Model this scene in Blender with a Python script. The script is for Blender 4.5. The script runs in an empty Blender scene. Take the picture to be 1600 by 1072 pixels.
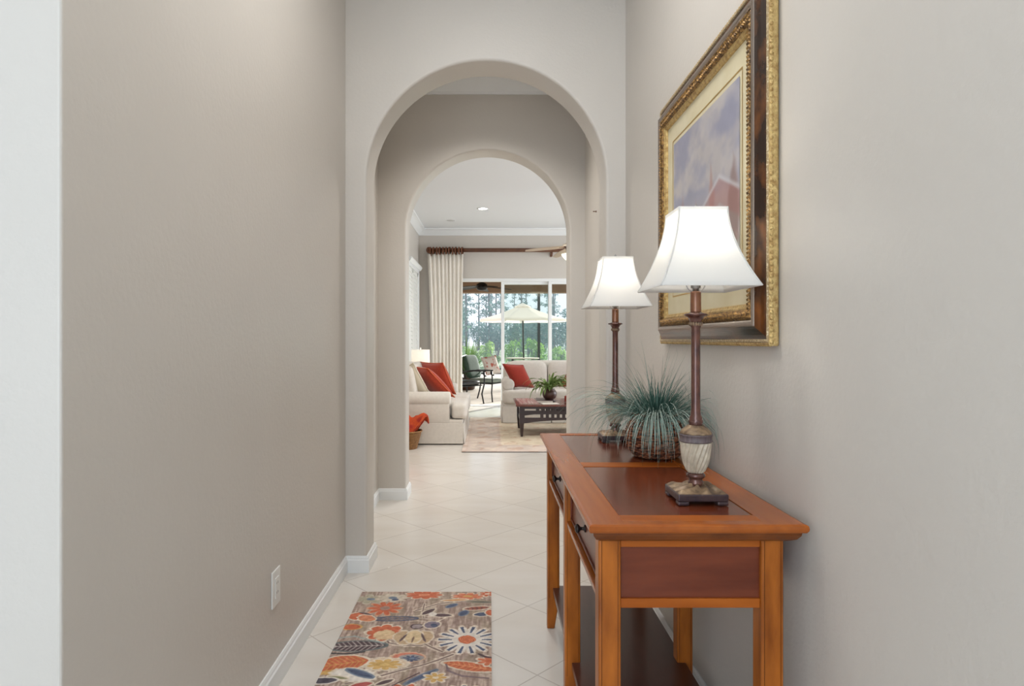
import bpy, bmesh, math, random
import numpy as np
from mathutils import Vector, Matrix
random.seed(7)
C = bpy.context.scene.collection
S = bpy.context.scene
PI = math.pi

def lin(c):
    c = c / 255.0
    return c / 12.92 if c <= 0.04045 else ((c + 0.055) / 1.055) ** 2.4
def rgb(r, g, b, a=1.0):
    return (lin(r), lin(g), lin(b), a)

# ------------------------------------------------------------------ camera
H = 1.168
CEILING = 3.08
cam = bpy.data.cameras.new('camera'); camo = bpy.data.objects.new('camera', cam); C.objects.link(camo)
camo.location = (0, 0, H); camo.rotation_euler = (PI / 2, 0, 0)
cam.sensor_fit = 'HORIZONTAL'; cam.sensor_width = 36; cam.lens = 22.5
cam.shift_x = 0.02156; cam.shift_y = -0.00375
cam.clip_start = 0.05; cam.clip_end = 300
S.camera = camo

# ------------------------------------------------------------------ world, sun, daylight
S.view_settings.view_transform = 'Standard'
S.view_settings.look = 'None'
S.view_settings.exposure = 0.46
S.view_settings.gamma = 1.0
S.view_settings.use_curve_mapping = False
W = bpy.data.worlds.new('overcast_sky'); S.world = W; W.use_nodes = True
wn = W.node_tree.nodes; wl = W.node_tree.links
bg = wn['Background']
tcw = wn.new('ShaderNodeTexCoord'); sep = wn.new('ShaderNodeSeparateXYZ'); rmp = wn.new('ShaderNodeValToRGB')
wl.new(tcw.outputs['Generated'], sep.inputs[0]); wl.new(sep.outputs['Z'], rmp.inputs[0])
rmp.color_ramp.elements[0].color = (0.86, 0.88, 0.95, 1); rmp.color_ramp.elements[0].position = 0.0
rmp.color_ramp.elements[1].color = (0.80, 0.88, 1.0, 1); rmp.color_ramp.elements[1].position = 0.7
wl.new(rmp.outputs[0], bg.inputs['Color']); bg.inputs['Strength'].default_value = 1.35

def light(name, kind, loc, rot, energy, col, **kw):
    d = bpy.data.lights.new(name, kind); o = bpy.data.objects.new(name, d); C.objects.link(o)
    o.location = loc; o.rotation_euler = rot; d.energy = energy; d.color = col
    for k, v in kw.items(): setattr(d, k, v)
    return o
light('sun', 'SUN', (0, 30, 20), (math.radians(-72.6), 0, math.radians(-30)), 11.0, (1.0, 0.97, 0.92), angle=0.05)
# area lamp added before the closed front door, standing in for its daylight
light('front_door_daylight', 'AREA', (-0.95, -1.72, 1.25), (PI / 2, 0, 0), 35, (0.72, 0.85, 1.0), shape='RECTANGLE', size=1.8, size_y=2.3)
# cool area lamp high before the solid foyer back wall
light('upper_foyer_area_light', 'AREA', (-0.3, -1.72, 2.75), (PI / 2, 0, 0), 14, (0.84, 0.93, 1.0), shape='RECTANGLE', size=1.8, size_y=0.5)
# unseen ceiling disks, added to raise and even the foyer and hallway light
light('foyer_fill', 'AREA', (-0.5, -0.4, CEILING - 0.03), (0, 0, 0), 3, (1.0, 0.98, 0.95), shape='DISK', size=0.5)
light('hall_fill', 'AREA', (-0.05, 1.75, CEILING - 0.03), (0, 0, 0), 12.5, (1.0, 0.985, 0.96), shape='DISK', size=0.5)
# unseen area lamp added at the right wall to brighten the living room
light('living_side_fill', 'AREA', (4.42, 8.3, 1.6), (PI / 2, 0, PI / 2), 84, (0.90, 0.95, 1.0), shape='RECTANGLE', size=4.0, size_y=2.2)

# ------------------------------------------------------------------ materials
def nodes_of(name):
    m = bpy.data.materials.new(name); m.use_nodes = True
    nt = m.node_tree
    return m, nt, nt.nodes['Principled BSDF']
def setin(b, k, v):
    if k in b.inputs: b.inputs[k].default_value = v
def coords(nt, scale=(1, 1, 1), rot=(0, 0, 0), loc=(0, 0, 0)):
    tc = nt.nodes.new('ShaderNodeTexCoord'); mp = nt.nodes.new('ShaderNodeMapping')
    mp.inputs['Scale'].default_value = scale; mp.inputs['Rotation'].default_value = rot; mp.inputs['Location'].default_value = loc
    nt.links.new(tc.outputs['Object'], mp.inputs['Vector'])
    return mp.outputs['Vector']
def mat(name, c1, c2=None, rough=0.5, metal=0.0, spec=0.5, nscale=8, stretch=(1, 1, 1), detail=4, bump=None, contrast=(0.3, 0.7), coat=0.0, sheen=0.0):
    """c2: second colour mixed in by noise; bump: (scale, strength, distance)"""
    m, nt, b = nodes_of(name)
    setin(b, 'Roughness', rough); setin(b, 'Metallic', metal); setin(b, 'Specular IOR Level', spec)
    setin(b, 'Coat Weight', coat); setin(b, 'Coat Roughness', 0.15)
    if sheen: setin(b, 'Sheen Weight', sheen)
    b.inputs['Base Color'].default_value = rgb(*c1)
    if c2:
        v = coords(nt, stretch)
        n = nt.nodes.new('ShaderNodeTexNoise'); n.inputs['Scale'].default_value = nscale; n.inputs['Detail'].default_value = detail
        nt.links.new(v, n.inputs['Vector'])
        r = nt.nodes.new('ShaderNodeValToRGB')
        r.color_ramp.elements[0].position, r.color_ramp.elements[1].position = contrast
        r.color_ramp.elements[0].color = rgb(*c1); r.color_ramp.elements[1].color = rgb(*c2)
        nt.links.new(n.outputs['Fac'], r.inputs[0]); nt.links.new(r.outputs[0], b.inputs['Base Color'])
    if bump:
        v = coords(nt)
        n = nt.nodes.new('ShaderNodeTexNoise'); n.inputs['Scale'].default_value = bump[0]; n.inputs['Detail'].default_value = 3
        nt.links.new(v, n.inputs['Vector'])
        bp = nt.nodes.new('ShaderNodeBump'); bp.inputs['Strength'].default_value = bump[1]; bp.inputs['Distance'].default_value = bump[2]
        nt.links.new(n.outputs['Fac'], bp.inputs['Height']); nt.links.new(bp.outputs[0], b.inputs['Normal'])
    return m
def mat_attr(name, rough=0.9, bump=None, sheen=0.0, spec=0.3):
    m, nt, b = nodes_of(name)
    a = nt.nodes.new('ShaderNodeVertexColor'); a.layer_name = 'pattern'
    nt.links.new(a.outputs['Color'], b.inputs['Base Color'])
    setin(b, 'Roughness', rough); setin(b, 'Specular IOR Level', spec)
    if sheen: setin(b, 'Sheen Weight', sheen)
    if bump:
        v = coords(nt); n = nt.nodes.new('ShaderNodeTexNoise'); n.inputs['Scale'].default_value = bump[0]
        nt.links.new(v, n.inputs['Vector'])
        bp = nt.nodes.new('ShaderNodeBump'); bp.inputs['Strength'].default_value = bump[1]; bp.inputs['Distance'].default_value = bump[2]
        nt.links.new(n.outputs['Fac'], bp.inputs['Height']); nt.links.new(bp.outputs[0], b.inputs['Normal'])
    return m
def mat_emit(name, c, strength):
    m, nt, b = nodes_of(name)
    b.inputs['Base Color'].default_value = rgb(*c)
    setin(b, 'Emission Color', rgb(*c)); setin(b, 'Emission Strength', strength)
    return m
def mat_tiles():
    m, nt, b = nodes_of('floor_tile')
    v = coords(nt, loc=(0, 0, 0), rot=(0, 0, PI / 4))
    add = nt.nodes.new('ShaderNodeVectorMath'); add.operation = 'ADD'
    # grid vertex at world (0.165, 2.80)
    s = 0.4066; c45 = math.cos(PI / 4)
    gx, gy = 0.165 * c45 - 2.80 * c45, 0.165 * c45 + 2.80 * c45
    add.inputs[1].default_value = (-gx + 40 * s, -gy + 40 * s, 0)
    nt.links.new(v, add.inputs[0])
    br = nt.nodes.new('ShaderNodeTexBrick'); br.offset = 0.0; br.squash = 1.0
    br.inputs['Scale'].default_value = 1.0; br.inputs['Brick Width'].default_value = s; br.inputs['Row Height'].default_value = s
    br.inputs['Mortar Size'].default_value = 0.0024; br.inputs['Mortar Smooth'].default_value = 0.3; br.inputs['Bias'].default_value = 0
    br.inputs['Color1'].default_value = rgb(220, 215, 208); br.inputs['Color2'].default_value = rgb(224, 219, 212); br.inputs['Mortar'].default_value = rgb(192, 184, 175)
    nt.links.new(add.outputs[0], br.inputs['Vector'])
    n = nt.nodes.new('ShaderNodeTexNoise'); n.inputs['Scale'].default_value = 2.5; n.inputs['Detail'].default_value = 5
    vv = coords(nt, (0.7, 2.2, 1)); nt.links.new(vv, n.inputs['Vector'])
    mx = nt.nodes.new('ShaderNodeMixRGB'); mx.blend_type = 'MULTIPLY'; mx.inputs[0].default_value = 0.35
    r = nt.nodes.new('ShaderNodeValToRGB'); r.color_ramp.elements[0].position = 0.3; r.color_ramp.elements[1].position = 0.7
    r.color_ramp.elements[0].color = rgb(232, 224, 214); r.color_ramp.elements[1].color = (1, 1, 1, 1)
    nt.links.new(n.outputs['Fac'], r.inputs[0]); nt.links.new(br.outputs['Color'], mx.inputs[1]); nt.links.new(r.outputs[0], mx.inputs[2])
    nt.links.new(mx.outputs[0], b.inputs['Base Color'])
    setin(b, 'Roughness', 0.2); setin(b, 'Specular IOR Level', 0.6)
    bp = nt.nodes.new('ShaderNodeBump'); bp.inputs['Strength'].default_value = 0.3; bp.inputs['Distance'].default_value = 0.002; bp.invert = True
    nt.links.new(br.outputs['Fac'], bp.inputs['Height']); nt.links.new(bp.outputs[0], b.inputs['Normal'])
    return m
def mat_shade(name, c):
    m, nt, b = nodes_of(name)
    nt.nodes.remove(b)
    out = nt.nodes['Material Output']
    d = nt.nodes.new('ShaderNodeBsdfDiffuse'); t = nt.nodes.new('ShaderNodeBsdfTranslucent'); mx = nt.nodes.new('ShaderNodeMixShader')
    d.inputs[0].default_value = rgb(*c); t.inputs[0].default_value = rgb(*c); mx.inputs[0].default_value = 0.5
    nt.links.new(d.outputs[0], mx.inputs[1]); nt.links.new(t.outputs[0], mx.inputs[2]); nt.links.new(mx.outputs[0], out.inputs[0])
    return m
def mat_glass(name):
    m, nt, b = nodes_of(name)
    nt.nodes.remove(b)
    out = nt.nodes['Material Output']
    t = nt.nodes.new('ShaderNodeBsdfTransparent'); g = nt.nodes.new('ShaderNodeBsdfGlossy'); mx = nt.nodes.new('ShaderNodeMixShader')
    t.inputs[0].default_value = (0.93, 0.96, 0.95, 1); g.inputs['Roughness'].default_value = 0.02
    mx.inputs[0].default_value = 0.02
    nt.links.new(t.outputs[0], mx.inputs[1]); nt.links.new(g.outputs[0], mx.inputs[2]); nt.links.new(mx.outputs[0], out.inputs[0])
    return m
def mat_screen(name):
    m, nt, b = nodes_of(name)
    nt.nodes.remove(b)
    out = nt.nodes['Material Output']
    t = nt.nodes.new('ShaderNodeBsdfTransparent'); g = nt.nodes.new('ShaderNodeBsdfDiffuse'); mx = nt.nodes.new('ShaderNodeMixShader')
    g.inputs[0].default_value = rgb(150, 165, 175); mx.inputs[0].default_value = 0.22
    nt.links.new(t.outputs[0], mx.inputs[1]); nt.links.new(g.outputs[0], mx.inputs[2]); nt.links.new(mx.outputs[0], out.inputs[0])
    return m
def mat_leaf(name, c, c2, trans=0.3, nscale=2.0):
    m, nt, b = nodes_of(name)
    v = coords(nt); n = nt.nodes.new('ShaderNodeTexNoise'); n.inputs['Scale'].default_value = nscale
    nt.links.new(v, n.inputs['Vector'])
    r = nt.nodes.new('ShaderNodeValToRGB'); r.color_ramp.elements[0].position = 0.35; r.color_ramp.elements[1].position = 0.65
    r.color_ramp.elements[0].color = rgb(*c); r.color_ramp.elements[1].color = rgb(*c2)
    nt.links.new(n.outputs['Fac'], r.inputs[0]); nt.links.new(r.outputs[0], b.inputs['Base Color'])
    setin(b, 'Roughness', 0.6); setin(b, 'Specular IOR Level', 0.25)
    t = nt.nodes.new('ShaderNodeBsdfTranslucent'); nt.links.new(r.outputs[0], t.inputs[0])
    mx = nt.nodes.new('ShaderNodeMixShader'); mx.inputs[0].default_value = trans
    out = nt.nodes['Material Output']
    nt.links.new(b.outputs[0], mx.inputs[1]); nt.links.new(t.outputs[0], mx.inputs[2]); nt.links.new(mx.outputs[0], out.inputs[0])
    return m

M = {}
M['wall'] = mat('wall_paint', (206, 200, 192), (208, 202, 194), rough=0.4, spec=0.4, nscale=3, bump=(70, 0.3, 0.003))
M['ceiling'] = mat('ceiling_paint', (226, 228, 230), rough=0.9, bump=(60, 0.2, 0.003))
M['trim'] = mat('white_trim_paint', (238, 240, 240), rough=0.35)
M['tile'] = mat_tiles()
M['wood'] = mat('honey_maple_wood', (124, 62, 12), (190, 108, 34), rough=0.35, nscale=9, stretch=(3, 3, 0.7), detail=7, coat=0.08, spec=0.3, contrast=(0.22, 0.72))
M['wood_y'] = mat('honey_maple_wood_lengthwise', (150, 74, 18), (172, 92, 28), rough=0.25, nscale=5, stretch=(7, 0.5, 7), detail=3, coat=0.12, spec=0.4, contrast=(0.2, 0.8))
M['wood_x'] = mat('honey_maple_wood_crosswise', (150, 74, 16), (180, 98, 32), rough=0.35, nscale=7, stretch=(0.6, 4, 4), detail=4, coat=0.03, spec=0.25, contrast=(0.25, 0.75))
M['wood_dark'] = mat('dark_cherry_panel', (82, 32, 16), (124, 60, 36), rough=0.32, nscale=8, stretch=(0.5, 1.5, 3), detail=7, coat=0.12, spec=0.35, contrast=(0.25, 0.75))
M['wood_top'] = mat('cherry_top_panel', (94, 40, 20), (124, 60, 34), rough=0.22, nscale=6, stretch=(3, 0.6, 4), detail=7, coat=0.4, spec=0.4, contrast=(0.25, 0.75))
M['wood_cove'] = mat('glazed_cove_wood', (84, 40, 12), (136, 74, 28), rough=0.35, nscale=9, detail=6, coat=0.1, spec=0.3)
M['glaze'] = mat('dark_glaze_line', (66, 30, 12), rough=0.5, spec=0.2)
M['wood_shelf'] = mat('dark_shelf_wood', (66, 34, 28), (78, 42, 34), rough=0.3, nscale=5, stretch=(5, 0.5, 5), coat=0.3)
M['knob'] = mat('dark_bronze', (60, 54, 52), rough=0.3, metal=0.8)
M['lamp_bronze'] = mat('mottled_bronze', (118, 76, 62), (74, 46, 44), rough=0.25, metal=0.35, nscale=34, coat=0.5)
M['lamp_base'] = mat('aged_pewter_bronze', (62, 50, 58), (86, 68, 66), rough=0.3, metal=0.3, nscale=40, bump=(90, 0.4, 0.002))
M['lamp_leaf'] = mat('antique_leaf_relief', (70, 50, 42), (176, 148, 116), rough=0.4, metal=0.25, nscale=45)
M['lamp_urn'] = mat('fluted_stone_ivory', (170, 156, 136), (208, 196, 174), rough=0.5, nscale=50)
M['lamp_band'] = mat('grey_ribbed_band', (120, 106, 106), (84, 72, 74), rough=0.5, nscale=90, stretch=(2, 2, 0.3))
M['copper'] = mat('warm_copper_brown', (150, 100, 70), (112, 72, 52), rough=0.3, metal=0.4, nscale=30, coat=0.4)
M['harp'] = mat('brushed_steel', (170, 168, 165), rough=0.3, metal=0.9)
M['shade'] = mat_shade('white_fabric_shade', (246, 245, 242))
M['shade_trim'] = mat('white_shade_trim', (236, 233, 228), rough=0.8)
M['wicker'] = mat('dark_wicker', (58, 30, 22), (164, 104, 70), rough=0.55, nscale=34, stretch=(1, 1, 5), detail=4, contrast=(0.38, 0.62))
M['wicker2'] = mat('tan_wicker', (122, 84, 44), (160, 116, 66), rough=0.6, nscale=40)
M['grass1'] = mat_leaf('deep_blue_green_blade', (52, 84, 74), (78, 112, 100), 0.2)
M['grass2'] = mat_leaf('blue_green_blade', (92, 126, 116), (120, 150, 140), 0.2)
M['grass3'] = mat_leaf('pale_sage_blade', (150, 172, 162), (180, 192, 182), 0.2)
M['gold'] = mat('gold_leaf', (216, 188, 126), (160, 124, 70), rough=0.42, metal=0.3, nscale=70, bump=(160, 0.9, 0.004))
M['gold_pale'] = mat('pale_champagne_gold', (222, 206, 172), (166, 142, 104), rough=0.45, metal=0.2, nscale=190, bump=(220, 0.9, 0.003), contrast=(0.35, 0.5))
M['gold_rope'] = mat('antique_gold_relief', (176, 136, 78), (92, 66, 38), rough=0.45, metal=0.45, nscale=95, bump=(110, 1.0, 0.006), contrast=(0.38, 0.6))
M['burl'] = mat('dark_burl_wood', (36, 18, 8), (122, 70, 28), rough=0.25, nscale=12, stretch=(3, 1.4, 0.9), detail=7, coat=0.35, spec=0.3, contrast=(0.4, 0.75))
M['silver_lip'] = mat('pewter_lip', (150, 136, 124), rough=0.25, metal=0.75)
M['mat_board'] = mat('cream_mat_board', (214, 204, 174), (206, 194, 160), rough=0.9, nscale=12)
M['gilt_line'] = mat('gilt_fillet', (184, 150, 84), rough=0.4, metal=0.4)
M['painting'] = mat_attr('painting', rough=0.35, spec=0.5)
M['rug'] = mat_attr('floral_rug', rough=0.95, bump=(400, 0.5, 0.002), sheen=0.2)
M['rug_edge'] = mat('dark_rug_binding', (72, 60, 56), rough=0.95)
M['area_rug'] = mat_attr('faded_area_rug', rough=0.95, bump=(150, 0.4, 0.003))
M['sofa'] = mat('cream_slipcover', (218, 211, 201), (211, 204, 194), rough=0.9, nscale=40, bump=(300, 0.15, 0.002), sheen=0.2)
M['cream_pillow'] = mat('cream_pillow_cloth', (214, 204, 184), rough=0.95)
M['red_pillow'] = mat('rust_red_chenille', (178, 58, 24), (158, 46, 20), rough=0.9, nscale=60, sheen=0.4)
M['red_pillow2'] = mat('brick_red_cloth', (160, 48, 28), (146, 42, 26), rough=0.9, nscale=60, sheen=0.2)
M['piping'] = mat('orange_piping', (206, 104, 66), rough=0.9)
M['espresso'] = mat('espresso_wood', (40, 26, 30), (52, 34, 34), rough=0.3, nscale=8, coat=0.3)
M['espresso_top'] = mat('red_brown_table_top', (96, 52, 44), (110, 62, 52), rough=0.25, nscale=8, coat=0.4)
M['curtain'] = mat('ivory_drape', (240, 234, 224), (236, 229, 218), rough=0.9, nscale=30)
M['rod'] = mat('walnut_rod', (92, 58, 40), (110, 72, 50), rough=0.35, nscale=10)
M['ring'] = mat('carved_walnut_ring', (84, 46, 26), (120, 70, 38), rough=0.4, nscale=40)
M['glass'] = mat_glass('window_glass')
M['blade'] = mat('maple_fan_blade', (196, 178, 156), rough=0.4)
M['fan_metal'] = mat('brown_fan_metal', (96, 66, 48), rough=0.35, metal=0.5)
M['black'] = mat('black_iron', (28, 28, 30), rough=0.4, metal=0.3)
M['dark_frame'] = mat('dark_bronze_aluminium', (36, 42, 44), rough=0.5)
M['canvas'] = mat_shade('cream_parasol_canvas', (250, 238, 224))
M['soffit'] = mat('tan_stucco_soffit', (150, 126, 104), rough=0.9)
M['deck'] = mat('pale_pavers', (196, 188, 174), (178, 168, 154), rough=0.85, nscale=3)
M['lawn'] = mat('forest_floor', (96, 120, 80), (124, 144, 98), rough=1, nscale=1.5)
M['bark'] = mat('grey_pine_bark', (92, 88, 90), (120, 112, 108), rough=0.95, nscale=5, stretch=(1, 1, 0.2))
M['pine1'] = mat_leaf('blue_green_needles', (78, 108, 104), (112, 138, 130), 0.35, 0.6)  # needle colour lightened and blued to carry the haze
M['pine2'] = mat_leaf('dull_green_leaves', (82, 112, 98), (118, 142, 118), 0.35, 0.6)  # haze put into the leaf colour, paler and bluer
M['shrub'] = mat_leaf('bright_green_leaves', (104, 146, 44), (160, 194, 84), 0.4, 1.0)
M['palm'] = mat_leaf('spiky_palm_leaves', (92, 130, 76), (150, 178, 120), 0.3)
M['fern'] = mat_leaf('fern_leaves', (92, 122, 60), (156, 176, 112), 0.3, 12)
M['pot'] = mat('dark_glazed_pot', (66, 44, 38), (84, 58, 48), rough=0.3, nscale=20)
M['green_sling'] = mat('dark_green_cloth', (46, 68, 56), (58, 82, 68), rough=0.9, nscale=20)
M['grey_seat'] = mat('grey_green_cloth', (128, 136, 126), rough=0.9)
M['pale_floral'] = mat('pale_rose_print', (206, 194, 186), (176, 92, 76), rough=0.9, nscale=9, contrast=(0.52, 0.6))
M['leaf_print'] = mat('black_and_grey_leaf_print', (52, 54, 58), (176, 178, 178), rough=0.9, nscale=11, stretch=(1, 1, 2.5), contrast=(0.48, 0.56))
M['black_cushion'] = mat('black_vinyl', (34, 34, 36), rough=0.35)
M['throw'] = mat('orange_red_throw', (196, 78, 36), (160, 46, 34), rough=0.95, nscale=14, contrast=(0.42, 0.6))
M['plate'] = mat('white_plastic', (232, 232, 228), rough=0.3)
M['mag_red'] = mat('red_striped_cover', (168, 92, 92), (206, 188, 184), rough=0.3, nscale=9, stretch=(8, 0.2, 1), contrast=(0.45, 0.55))
M['mag_dark'] = mat('dark_cover', (56, 40, 48), (88, 62, 66), rough=0.3, nscale=20)
M['paper'] = mat('paper_edges', (226, 220, 210), rough=0.9)
M['wood_end'] = mat('brown_end_table', (92, 60, 42), (108, 72, 50), rough=0.4, nscale=8)
M['shutter'] = mat('white_shutter_paint', (236, 236, 232), rough=0.5)
M['vent'] = mat('ceiling_speaker_grille', (196, 196, 196), rough=0.8)
M['downlight'] = mat_emit('downlight_lens', (255, 250, 240), 14)
M['bowl'] = mat_emit('fan_light_bowl', (255, 246, 226), 1.2)
M['bulb'] = mat_emit('lamp_bulb', (255, 244, 228), 3)

# ------------------------------------------------------------------ mesh helpers
class MB:
    def __init__(self): self.v = []; self.f = []; self.mi = []
    def add(self, verts, faces, mi=0):
        o = len(self.v); self.v += [tuple(p) for p in verts]
        for f in faces: self.f.append(tuple(i + o for i in f)); self.mi.append(mi)
        return self
    def box(self, x0, x1, y0, y1, z0, z1, mi=0):
        v = [(x0, y0, z0), (x1, y0, z0), (x1, y1, z0), (x0, y1, z0), (x0, y0, z1), (x1, y0, z1), (x1, y1, z1), (x0, y1, z1)]
        return self.add(v, [(0, 3, 2, 1), (4, 5, 6, 7), (0, 1, 5, 4), (1, 2, 6, 5), (2, 3, 7, 6), (3, 0, 4, 7)], mi)
    def taper(self, b, t, z0, z1, mi=0):
        """b,t = (x0,x1,y0,y1) at the bottom and the top"""
        v = [(b[0], b[2], z0), (b[1], b[2], z0), (b[1], b[3], z0), (b[0], b[3], z0), (t[0], t[2], z1), (t[1], t[2], z1), (t[1], t[3], z1), (t[0], t[3], z1)]
        return self.add(v, [(0, 3, 2, 1), (4, 5, 6, 7), (0, 1, 5, 4), (1, 2, 6, 5), (2, 3, 7, 6), (3, 0, 4, 7)], mi)
    def lathe(self, prof, c=(0, 0, 0), seg=24, fn=None, caps=True, mi=0):
        """prof: [(r, z)] bottom to top; fn(theta, z, r) -> r"""
        vs = []
        for (r, z) in prof:
            for k in range(seg):
                a = 2 * PI * k / seg; rr = fn(a, z, r) if fn else r
                vs.append((c[0] + rr * math.cos(a), c[1] + rr * math.sin(a), c[2] + z))
        fs = []
        n = len(prof)
        for i in range(n - 1):
            for k in range(seg):
                k2 = (k + 1) % seg
                fs.append((i * seg + k, i * seg + k2, (i + 1) * seg + k2, (i + 1) * seg + k))
        if caps:
            fs.append(tuple(reversed(range(seg)))); fs.append(tuple((n - 1) * seg + k for k in range(seg)))
        return self.add(vs, fs, mi)
    def tube(self, path, r, seg=8, mi=0, closed=False):
        path = [Vector(p) for p in path]; n = len(path); vs = []
        rs = r if isinstance(r, (list, tuple)) else [r] * n
        up = Vector((0.13, 0.21, 1)).normalized()
        for i, p in enumerate(path):
            if closed: d = path[(i + 1) % n] - path[(i - 1) % n]
            else: d = path[min(i + 1, n - 1)] - path[max(i - 1, 0)]
            d.normalize()
            if abs(d.dot(up)) > 0.95: a = d.cross(Vector((1, 0.1, 0)))
            else: a = d.cross(up)
            a.normalize(); b = d.cross(a)
            for k in range(seg):
                t = 2 * PI * k / seg
                vs.append(p + a * (rs[i] * math.cos(t)) + b * (rs[i] * math.sin(t)))
        fs = []
        m = n if closed else n - 1
        for i in range(m):
            j = (i + 1) % n
            for k in range(seg):
                k2 = (k + 1) % seg
                fs.append((i * seg + k, j * seg + k, j * seg + k2, i * seg + k2))
        if not closed:
            fs.append(tuple(range(seg))); fs.append(tuple((n - 1) * seg + k for k in reversed(range(seg))))
        return self.add(vs, fs, mi)
    def rounded(self, c, s, p=5.0, n=8, fn=None, mi=0):
        """superellipsoid box: centre, half sizes, power"""
        idx = {}; vs = []; fs = []
        def vid(q):
            k = (round(q[0], 6), round(q[1], 6), round(q[2], 6))
            if k not in idx:
                l = (abs(q[0]) ** p + abs(q[1]) ** p + abs(q[2]) ** p) ** (1 / p)
                w = [q[0] / l * s[0], q[1] / l * s[1], q[2] / l * s[2]]
                if fn: w = fn(w)
                idx[k] = len(vs); vs.append((c[0] + w[0], c[1] + w[1], c[2] + w[2]))
            return idx[k]
        g = [math.tan(-PI / 4 + PI / 2 * i / n) for i in range(n + 1)]
        for ax in range(3):
            for sg in (-1, 1):
                for i in range(n):
                    for j in range(n):
                        q = []
                        for (a, b) in ((g[i], g[j]), (g[i + 1], g[j]), (g[i + 1], g[j + 1]), (g[i], g[j + 1])):
                            t = [0, 0, 0]; t[ax] = sg; t[(ax + 1) % 3] = a; t[(ax + 2) % 3] = b; q.append(vid(t))
                        fs.append(tuple(q) if sg > 0 else tuple(reversed(q)))
        return self.add(vs, fs, mi)
    def sweep(self, path, prof, mi=0):
        """open mitred sweep; path [(x,y)], prof [(out,z)], out to the right of travel"""
        n = len(path); nrm = []
        for i in range(n - 1):
            dx, dy = path[i + 1][0] - path[i][0], path[i + 1][1] - path[i][1]; l = math.hypot(dx, dy)
            nrm.append((dy / l, -dx / l))
        vs = []; k = len(prof)
        for i in range(n):
            if i == 0: a = nrm[0]
            elif i == n - 1: a = nrm[-1]
            else:
                p, q = nrm[i - 1], nrm[i]; d = 1 + p[0] * q[0] + p[1] * q[1]
                a = ((p[0] + q[0]) / d, (p[1] + q[1]) / d)
            for (o, z) in prof: vs.append((path[i][0] + a[0] * o, path[i][1] + a[1] * o, z))
        fs = []
        for i in range(n - 1):
            for j in range(k):
                j2 = (j + 1) % k
                fs.append((i * k + j, i * k + j2, (i + 1) * k + j2, (i + 1) * k + j))
        fs.append(tuple(range(k))); fs.append(tuple((n - 1) * k + j for j in reversed(range(k))))
        return self.add(vs, fs, mi)
    def prism(self, poly, z0, z1, mi=0):
        n = len(poly)
        vs = [(x, y, z0) for x, y in poly] + [(x, y, z1) for x, y in poly]
        fs = [tuple(reversed(range(n))), tuple(range(n, 2 * n))] + [(i, (i + 1) % n, n + (i + 1) % n, n + i) for i in range(n)]
        return self.add(vs, fs, mi)
    def build(self, name, mats, parent=None, smooth=False, bevel=0, seg=2, loc=None, angle=35):
        me = bpy.data.meshes.new(name); me.from_pydata(self.v, [], self.f); 
        if not isinstance(mats, (list, tuple)): mats = [mats]
        for m in mats: me.materials.append(m)
        if len(mats) > 1: me.polygons.foreach_set('material_index', self.mi)
        bm = bmesh.new(); bm.from_mesh(me); bmesh.ops.recalc_face_normals(bm, faces=bm.faces); bm.to_mesh(me); bm.free()
        if smooth: me.polygons.foreach_set('use_smooth', [True] * len(me.polygons))
        me.update()
        o = bpy.data.objects.new(name, me); C.objects.link(o)
        if parent: o.parent = parent
        if loc: o.location = loc
        if bevel:
            b = o.modifiers.new('bevel', 'BEVEL'); b.width = bevel; b.segments = seg; b.limit_method = 'ANGLE'; b.angle_limit = math.radians(angle)
            b.harden_normals = False
        return o
def tag(o, label, cat, group=None, kind=None):
    o['label'] = label; o['category'] = cat
    if group: o['group'] = group
    if kind: o['kind'] = kind
    return o
def struct(o): o['kind'] = 'structure'; return o
def thing(name, loc, label, cat, rz=0, group=None):
    o = bpy.data.objects.new(name, None); C.objects.link(o); o.location = loc; o.rotation_euler = (0, 0, rz); o.empty_display_size = 0.1
    return tag(o, label, cat, group)
def copy_tree(o, parent=None):
    c = o.copy(); C.objects.link(c)
    if parent: c.parent = parent
    for ch in list(o.children): copy_tree(ch, c)
    return c

# ------------------------------------------------------------------ room shell
Y1, Y1b, Y2, Y2b, Y3 = 3.21, 3.42, 4.66, 4.87, 11.1
XL, XR = -0.724, 0.6805
AXL, AXR = -0.618, 0.581
CE = 3.08
struct(MB().box(-2.4, 4.75, -2.05, 11.19, -0.12, 0).build('floor', M['tile']))
struct(MB().box(-2.4, 4.75, -2.05, 11.3, CE, CE + 0.15).build('ceiling', M['ceiling']))
struct(MB().prism([(-2.25, 1.08), (XL, 1.08), (XL, Y1), (-0.9, Y1), (-0.9, 1.24), (-2.25, 1.24)], 0, CE).build('wall_left', M['wall'], bevel=0.006, seg=3))
struct(MB().box(XR, XR + 0.15, -1.9, Y1, 0, CE).build('wall_right', M['wall']))
struct(MB().box(-2.4, -2.25, -1.9, 1.24, 0, CE).build('wall_foyer_left', M['wall']))
struct(MB().box(-2.4, -1.9, -2.05, -1.9, 0, CE).box(0.0, XR + 0.15, -2.05, -1.9, 0, CE).box(-1.9, 0.0, -2.05, -1.9, 2.44, CE).build('wall_foyer_back', M['wall']))
def door_slab():
    d = MB().box(-1.88, 0.0, -2.03, -1.95, 0.0, 2.42).build('door_2', M['trim'], bevel=0.004); struct(d)
    MB().lathe([(0.012, 0), (0.012, 0.03), (0.028, 0.04), (0.028, 0.06), (0.012, 0.075)], seg=16).build('door_handle', M['harp'], d, True, loc=(-0.12, -1.9, 1.0))
door_slab()

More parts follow.
